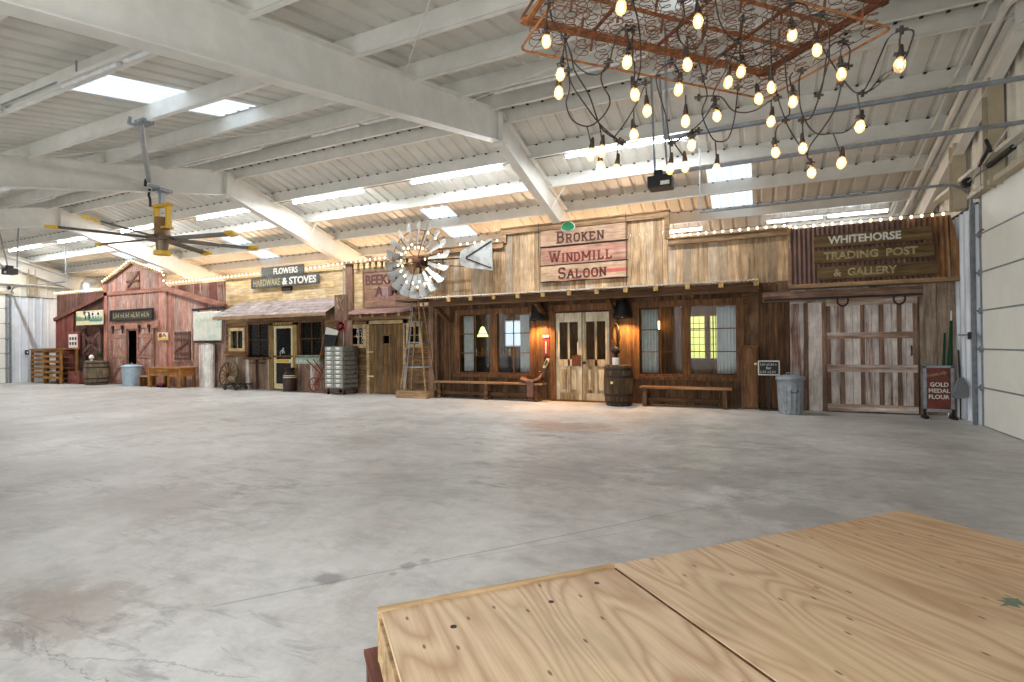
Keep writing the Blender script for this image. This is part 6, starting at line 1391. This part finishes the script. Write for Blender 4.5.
CORDS = [
    [(-0.926, 2.441, 3.06), (-0.961, 2.572, 3.06), (-0.911, 2.602, 2.97), (-0.874, 2.623, 2.88), (-0.871, 2.668, 2.813), (-0.815, 2.742, 2.701), (-0.797, 2.874, 2.59), (-0.768, 2.961, 2.558), (-0.721, 3.043, 2.543)],
    [(-0.895, 2.594, 2.957), (-0.879, 2.626, 2.882), (-0.867, 2.643, 2.844), (-0.811, 2.658, 2.784), (-0.743, 2.652, 2.755), (-0.687, 2.663, 2.79), (-0.651, 2.608, 2.839), (-0.61, 2.557, 2.884), (-0.572, 2.569, 2.905), (-0.545, 2.601, 2.911)],
    [(-0.905, 2.605, 2.954), (-0.906, 2.668, 2.843), (-0.905, 2.712, 2.774), (-0.858, 2.766, 2.686), (-0.796, 2.871, 2.593), (-0.746, 2.995, 2.555), (-0.713, 3.059, 2.54)],
    [(-0.91, 2.68, 2.828), (-0.922, 2.732, 2.753), (-0.957, 2.776, 2.699), (-0.938, 2.825, 2.622), (-0.865, 2.861, 2.586), (-0.792, 2.856, 2.606), (-0.736, 2.844, 2.659), (-0.72, 2.802, 2.695), (-0.734, 2.719, 2.729), (-0.726, 2.67, 2.759), (-0.682, 2.645, 2.801)],
    [(-0.926, 2.441, 3.06), (-0.993, 2.576, 3.06), (-1.026, 2.662, 3.06)],
    [(-0.895, 2.594, 2.957), (-0.928, 2.648, 2.905), (-0.949, 2.68, 2.87)],
    [(-0.572, 2.569, 2.905), (-0.578, 2.637, 2.877), (-0.592, 2.68, 2.85)],
    [(-0.519, 2.466, 2.968), (-0.519, 2.605, 2.927), (-0.538, 2.746, 2.859), (-0.558, 2.819, 2.811), (-0.59, 2.866, 2.762)],
    [(-0.544, 2.902, 2.779), (-0.605, 2.955, 2.701), (-0.684, 2.99, 2.613), (-0.748, 3.004, 2.546), (-0.724, 3.053, 2.535)],
    [(-0.408, 2.921, 2.874), (-0.471, 2.907, 2.833), (-0.495, 2.952, 2.791), (-0.479, 3.153, 2.684), (-0.478, 3.293, 2.587), (-0.458, 3.324, 2.582), (-0.388, 3.35, 2.629), (-0.321, 3.395, 2.659)],
    [(-0.408, 2.921, 2.874), (-0.386, 2.994, 2.854), (-0.389, 3.042, 2.827)],
    [(-0.225, 2.766, 3.06), (-0.225, 2.882, 3.021), (-0.253, 2.957, 2.971), (-0.296, 2.966, 2.936), (-0.341, 2.902, 2.932), (-0.363, 2.829, 2.947), (-0.351, 2.776, 2.976), (-0.323, 2.759, 3.001), (-0.321, 2.669, 3.03)],
    [(-0.323, 2.874, 2.957), (-0.328, 2.966, 2.912)],
    [(-0.178, 2.789, 3.06), (-0.169, 2.939, 3.038), (-0.135, 3.055, 3.015), (-0.087, 3.139, 3.012)],
    [(-0.058, 3.014, 3.06), (-0.076, 3.127, 3.026), (-0.122, 3.196, 2.957), (-0.168, 3.24, 2.895), (-0.216, 3.273, 2.837), (-0.23, 3.304, 2.805), (-0.223, 3.362, 2.773)],
    [(-0.058, 3.014, 3.06), (-0.081, 3.145, 3.014), (-0.075, 3.262, 2.96)],
    [(-0.307, 2.879, 2.966), (-0.284, 3.052, 2.904), (-0.273, 3.156, 2.857), (-0.26, 3.261, 2.805), (-0.294, 3.319, 2.738), (-0.276, 3.43, 2.676), (-0.237, 3.539, 2.631), (-0.167, 3.599, 2.653), (-0.127, 3.536, 2.739), (-0.107, 3.442, 2.824), (-0.097, 3.382, 2.871)],
    [(-0.303, 3.229, 2.788), (-0.261, 3.266, 2.802), (-0.187, 3.348, 2.814), (-0.136, 3.469, 2.779), (-0.069, 3.554, 2.782), (0.001, 3.609, 2.808), (0.071, 3.599, 2.841), (0.115, 3.568, 2.844)],
    [(-0.22, 3.326, 2.799), (-0.294, 3.366, 2.706), (-0.388, 3.35, 2.629), (-0.469, 3.313, 2.58)],
    [(0.157, 2.97, 3.06), (0.093, 2.993, 3.06), (0.076, 3.139, 3.06), (0.079, 3.344, 3.006), (0.092, 3.475, 2.92), (0.127, 3.597, 2.816), (0.162, 3.666, 2.734)],
    [(0.157, 2.97, 3.06), (0.235, 3.044, 3.06), (0.277, 3.237, 3.06), (0.317, 3.364, 3.026), (0.384, 3.444, 2.934), (0.459, 3.506, 2.828), (0.516, 3.529, 2.767), (0.571, 3.532, 2.768), (0.64, 3.535, 2.847), (0.602, 3.013, 2.644)],
    [(0.157, 2.97, 3.06), (0.169, 3.105, 3.06), (0.177, 3.188, 3.06)],
    [(0.308, 3.154, 3.06), (0.241, 3.141, 3.06), (0.189, 3.235, 3.06), (0.068, 3.287, 3.038), (-0.037, 3.247, 2.998), (-0.151, 3.142, 2.961)],
    [(0.308, 3.154, 3.06), (0.354, 3.275, 3.06), (0.371, 3.419, 2.971), (0.364, 3.45, 2.918), (0.329, 3.533, 2.796)],
    [(0.308, 3.154, 3.06), (0.307, 3.293, 3.06), (0.306, 3.355, 3.032)],
    [(0.441, 3.419, 3.023), (0.39, 3.4, 3.015), (0.361, 3.416, 2.972), (0.347, 3.495, 2.848), (0.321, 3.56, 2.761), (0.292, 3.616, 2.703), (0.25, 3.637, 2.706)],
    [(0.441, 3.419, 3.023), (0.474, 3.449, 2.984), (0.467, 3.475, 2.906)],
    [(0.441, 3.419, 3.023), (0.427, 3.438, 2.967), (0.433, 3.462, 2.919)],
    [(0.619, 3.004, 2.817), (0.672, 3.539, 3.05), (0.63, 3.522, 2.959), (0.58, 3.521, 2.832), (0.542, 3.531, 2.763)],
    [(0.619, 3.004, 2.817), (0.658, 2.982, 2.789), (0.646, 2.989, 2.728), (0.617, 3.005, 2.666), (0.591, 3.533, 2.776), (0.516, 3.529, 2.767)],
    [(0.619, 3.004, 2.817), (0.611, 3.008, 2.767), (0.612, 3.008, 2.708)],
    [(0.516, 3.529, 2.767), (0.53, 3.551, 2.691), (0.535, 3.564, 2.643)],
    [(0.24, 3.443, 2.92), (0.226, 3.491, 2.873), (0.244, 3.605, 2.745), (0.316, 3.66, 2.627), (0.409, 3.628, 2.594), (0.479, 3.599, 2.588), (0.535, 3.562, 2.647)],
    [(0.439, 3.503, 2.831), (0.414, 3.561, 2.718), (0.357, 3.632, 2.634), (0.298, 3.713, 2.573), (0.283, 3.76, 2.527), (0.302, 3.777, 2.482)],
    [(0.101, 3.348, 3.002), (0.143, 3.376, 2.982), (0.162, 3.492, 2.888), (0.183, 3.621, 2.764), (0.162, 3.666, 2.734), (0.209, 3.722, 2.643), (0.283, 3.76, 2.527)],
    [(0.101, 3.348, 3.002), (0.048, 3.385, 2.986), (-0.039, 3.326, 2.954), (-0.151, 3.142, 2.961), (-0.205, 3.134, 2.924), (-0.273, 3.156, 2.857)],
    [(0.162, 3.666, 2.734), (0.113, 3.727, 2.714), (0.107, 3.801, 2.654)],
    [(0.25, 3.637, 2.706), (0.258, 3.705, 2.621)],
    [(0.409, 3.628, 2.594), (0.447, 3.66, 2.485)],
    [(-0.479, 3.302, 2.578), (-0.487, 3.382, 2.509)],
    [(-0.458, 3.324, 2.582), (-0.414, 3.45, 2.527)],
    [(-0.237, 3.539, 2.631), (-0.238, 3.642, 2.546)],
    [(-0.734, 3.043, 2.533), (-0.758, 3.11, 2.461)],
    [(-0.796, 2.871, 2.593), (-0.806, 2.957, 2.528)],
    [(-0.865, 2.861, 2.586), (-0.864, 2.935, 2.514)],
    [(0.082, 3.597, 2.838), (0.082, 3.652, 2.796)],
    [(-0.544, 2.902, 2.779), (-0.555, 2.99, 2.721)],
    [(-0.545, 2.601, 2.911), (-0.577, 2.707, 2.849), (-0.577, 2.776, 2.818), (-0.599, 2.857, 2.76)],
    [(-0.255, 2.736, 3.051), (-0.26, 2.788, 3.031)],
    [(-0.561, 2.423, 2.954), (-0.562, 2.427, 2.953)],
    [(-0.151, 3.142, 2.961), (-0.142, 3.255, 2.908)],
    [(0.079, 3.344, 3.006), (0.081, 3.465, 2.93)],
    [(0.014, 3.484, 2.904), (0.011, 3.505, 2.889)],
    [(0.192, 3.447, 2.921), (0.178, 3.473, 2.9), (0.195, 3.531, 2.843)],
    [(-0.213, 3.332, 2.801), (-0.216, 3.369, 2.774)],
    [(-0.367, 3.152, 2.781), (-0.378, 3.233, 2.72)],
    [(-0.623, 2.96, 2.683), (-0.639, 3.035, 2.621)],
    [(-0.321, 3.395, 2.659), (-0.356, 3.383, 2.636), (-0.361, 3.384, 2.629)],
]

o = thing('bulb_string', 'tangled black cord of clear glowing filament bulbs draped from the rusted spring frame', 'string lights', (-.3, 3.2, 3.0))
def smooth_path(p):
    p = [Vector(q) for q in p]; out = []
    for i in range(len(p) - 1):
        a, b, c_, d = p[max(i - 1, 0)], p[i], p[i + 1], p[min(i + 2, len(p) - 1)]
        for k_ in range(6):
            t = k_ / 6; out.append(.5 * ((2 * b) + (-a + c_) * t + (2 * a - 5 * b + 4 * c_ - d) * t * t + (-a + 3 * b - 3 * c_ + d) * t ** 3))
    out.append(p[-1]); return out
for p in CORDS:
    if len(p) < 2: continue
    mb = MB(); mb.tube(smooth_path(p), .0042, 6, .5); mb.build('cord', M['cord'], o)
_seen = set()
for p in CORDS:
    for e_ in (p[0], p[-1]):
        ky = tuple(round(c_, 1) for c_ in e_)
        if ky in _seen or len(p) < 3: continue
        _seen.add(ky); e_ = Vector(e_); mb = MB(); mb.cyl(e_ + Vector((-.024, 0, .002)), e_ + Vector((.024, 0, -.002)), .0095, 8, .0075, .5); mb.cyl(e_ + Vector((0, 0, .018)), e_ + Vector((0, 0, -.02)), .008, 8, .009, .5); mb.build('cord_plug', M['cord'], o)
bg_ = MB(); prof = [(.011, .028), (.013, .02), (.021, .006), (.0255, -.012), (.025, -.026), (.019, -.04), (.009, -.049), (.002, -.051)]; bg_.lathe(prof, (0, 0, 0), 14, .5)
fl_ = MB()
for k_ in range(5): q = k_ * 1.2566; fl_.tube([(.004 * math.cos(q), .004 * math.sin(q), .012), (.011 * math.cos(q), .011 * math.sin(q), -.006), (.009 * math.cos(q), .009 * math.sin(q), -.03)], .0012, 4, .5)
sk = MB(); sk.lathe([(.005, .085), (.009, .078), (.013, .05), (.016, .03), (.016, .022), (.012, .02)], (0, 0, 0), 12, .5)
sock = None
for i, p in enumerate(BULBS):
    if sock is None:
        sock = sk.build('socket', M['cord'], o, world=False, smooth=True); gb = bg_.build('glass_bulb', M['bulb_lit'], sock, world=False, smooth=True); fb_ = fl_.build('filament', M['filament'], sock, world=False); q = sock
    else: q = copy_tree(sock, o)
    q.location = Vector(p) - o.location; q.rotation_euler = (random.uniform(-.15, .15), random.uniform(-.15, .15), 0)

# ================================================================== PLYWOOD STAGE IN THE FOREGROUND
def ply_mat():
    k = NT('pine_plywood', .55, spec=.3)
    v = k.coords((2.2, .42, 2.2)); n = k.noise(v, 1.1, 2.5, .45, .6)
    rings = k.math('FRACT', k.math('MULTIPLY', n, 17)); tri = k.math('ABSOLUTE', k.math('SUBTRACT', rings, .5))
    late = k.maprange(tri, .0, .5, 1, 0); late = k.math('POWER', late, 1.6)
    c = k.mix(k.math('MULTIPLY', late, .62), lin((208, 182, 150)), lin((148, 110, 76)))
    fine = k.noise(k.coords((60, 2, 60)), 1.5, 4, .7); c = k.mix(k.maprange(fine, .35, .7, 0, .42), c, lin((150, 116, 80)))
    big = k.noise(k.coords((1.3, .8, 1)), 1.2, 4, .6); c = k.mix(k.maprange(big, .5, .72, 0, .45), c, lin((206, 184, 146)))
    st = k.noise(k.coords((.8, .6, 1)), 2.0, 4, .65); c = k.mix(k.maprange(st, .52, .68, 0, .42), c, lin((150, 134, 112)))
    vo = k.new('ShaderNodeTexVoronoi'); vo.feature = 'F1'; vo.voronoi_dimensions = '2D'; vo.inputs['Scale'].default_value = 1; k.link(k.coords((9.5, 3.6, 1)), vo.inputs['Vector']); vo.inputs['Randomness'].default_value = 1
    kn = k.maprange(vo.outputs[0], .03, .065, 1, 0); sel = k.new('ShaderNodeSeparateColor'); k.link(vo.outputs['Color'], sel.inputs[0])
    kn = k.math('MULTIPLY', kn, k.maprange(sel.outputs[0], .5, .52, 0, 1)); c = k.mix(k.math('MULTIPLY', kn, .85), c, lin((84, 54, 36)))
    c = k.mix(k.maprange(k.attr('tone'), .3, .8, 0, .26), c, lin((190, 144, 98))); k.col(c); k.bump(fine, .15, .002); return k.mat
M['ply'] = ply_mat()
th_ = math.radians(46.6); O_ = Vector((-1.292, 1.558, 0))
o = thing('stage_platform', 'low pale plywood stage platform in the bottom right corner', 'stage', tuple(O_), th_)
def pb(nm, f_, mat, par=o, **k): m_ = MB(); f_(m_); return m_.build(nm, mat, par, world=False, **k)
Ds = 2.02; xs = [0, 1.006, 2.008, 2.955]
for i in range(3):
    top = .384 if i == 0 else .39 + .0 * i
    pb('deck_sheet', lambda m: m.box(xs[i] + (.012 if i == 0 else .004), xs[i + 1] - (.006 if i == 0 else .004), -Ds, -.022 if i == 0 else .0, top - .018, top, .13 + i * .31), M['ply'])
E_ = wood('raw_pine_edge', (136, 108, 72), (182, 150, 108), (206, 178, 138), 'x', .15)
pb('edge_board', lambda m: m.box(0, xs[1], -.02, 0, .2, .396, .5), E_)
pb('edge_board', lambda m: m.box(xs[1], xs[3], -.022, -.002, .2, .382, .7), E_)
pb('edge_board', lambda m: m.box(0, .018, -Ds, -.02, .24, .378, .3) if False else m.box(0.002, .02, -.5, -.02, .2, .36, .3), E_)
pb('edge_board', lambda m: m.box(xs[3] - .022, xs[3], -Ds, -.022, .2, .382, .3), E_)
pb('seam_dark_strip', lambda m: m.box(xs[1] - .006, xs[1] + .003, -Ds, -.03, .36, .3865, .0), W['beam'])  # dark strip added to draw the gap between the first sheets
for x in (.06, .96, 2.0, 2.88):
    for y in (-.1, -1.0, -1.9): pb('leg', lambda m: m.box(x - .04, x + .05, y - .045, y + .045, .106 if x < .5 and y > -1.2 else 0, .36), E_)
# screw holes and marks on the sheets
for (x, y, r, i) in ((.23, -.22, .012, 0), (.62, -.19, .011, 0), (.86, -.12, .011, 0)):
    pb('screw_hole', lambda m: m.cyl((x, y, .3835), (x, y, .3847), r, 14, t=.5), M['iron'])
pb('white_sticker', lambda m: m.prism_x([], 0, 0) if False else m.cyl((1.92, -1.16, .3895), (1.92, -1.16, .3908), .028, 9, t=.5), M['white'])
pb('green_paint_spot', lambda m: m.add([(2.18 + (.05 + .028 * math.sin(k_ * 2.3)) * math.cos(k_ * .5236), -.86 + (.03 + .014 * math.cos(k_ * 3.1)) * math.sin(k_ * .5236), .3906) for k_ in range(12)], [tuple(range(12))], .5), plain('grey_green_paint_spot', (104, 120, 96), .7))
o = thing('wooden_pallet', 'dark red-brown wooden pallet on the floor under the stage corner', 'pallet', (-1.5, 1.72, 0), th_ + .02)
for y in (-.08, -.5, -.95): pb('stringer', lambda m: m.box(0, .6, y - .05, y, 0, .085), W['darkred_z'], o)
for i in range(1): pass
for x in (0.0, .16, .33, .5): pb('deck_board', lambda m: m.box(x, x + .14, -1.05, -.0, .085, .105), W['pallet_dark'] if 'pallet_dark' in W else W.setdefault('pallet_dark', wood('dark_red_pallet_boards', (78, 44, 34), (118, 72, 56), (150, 104, 84), 'y', .25)), o)
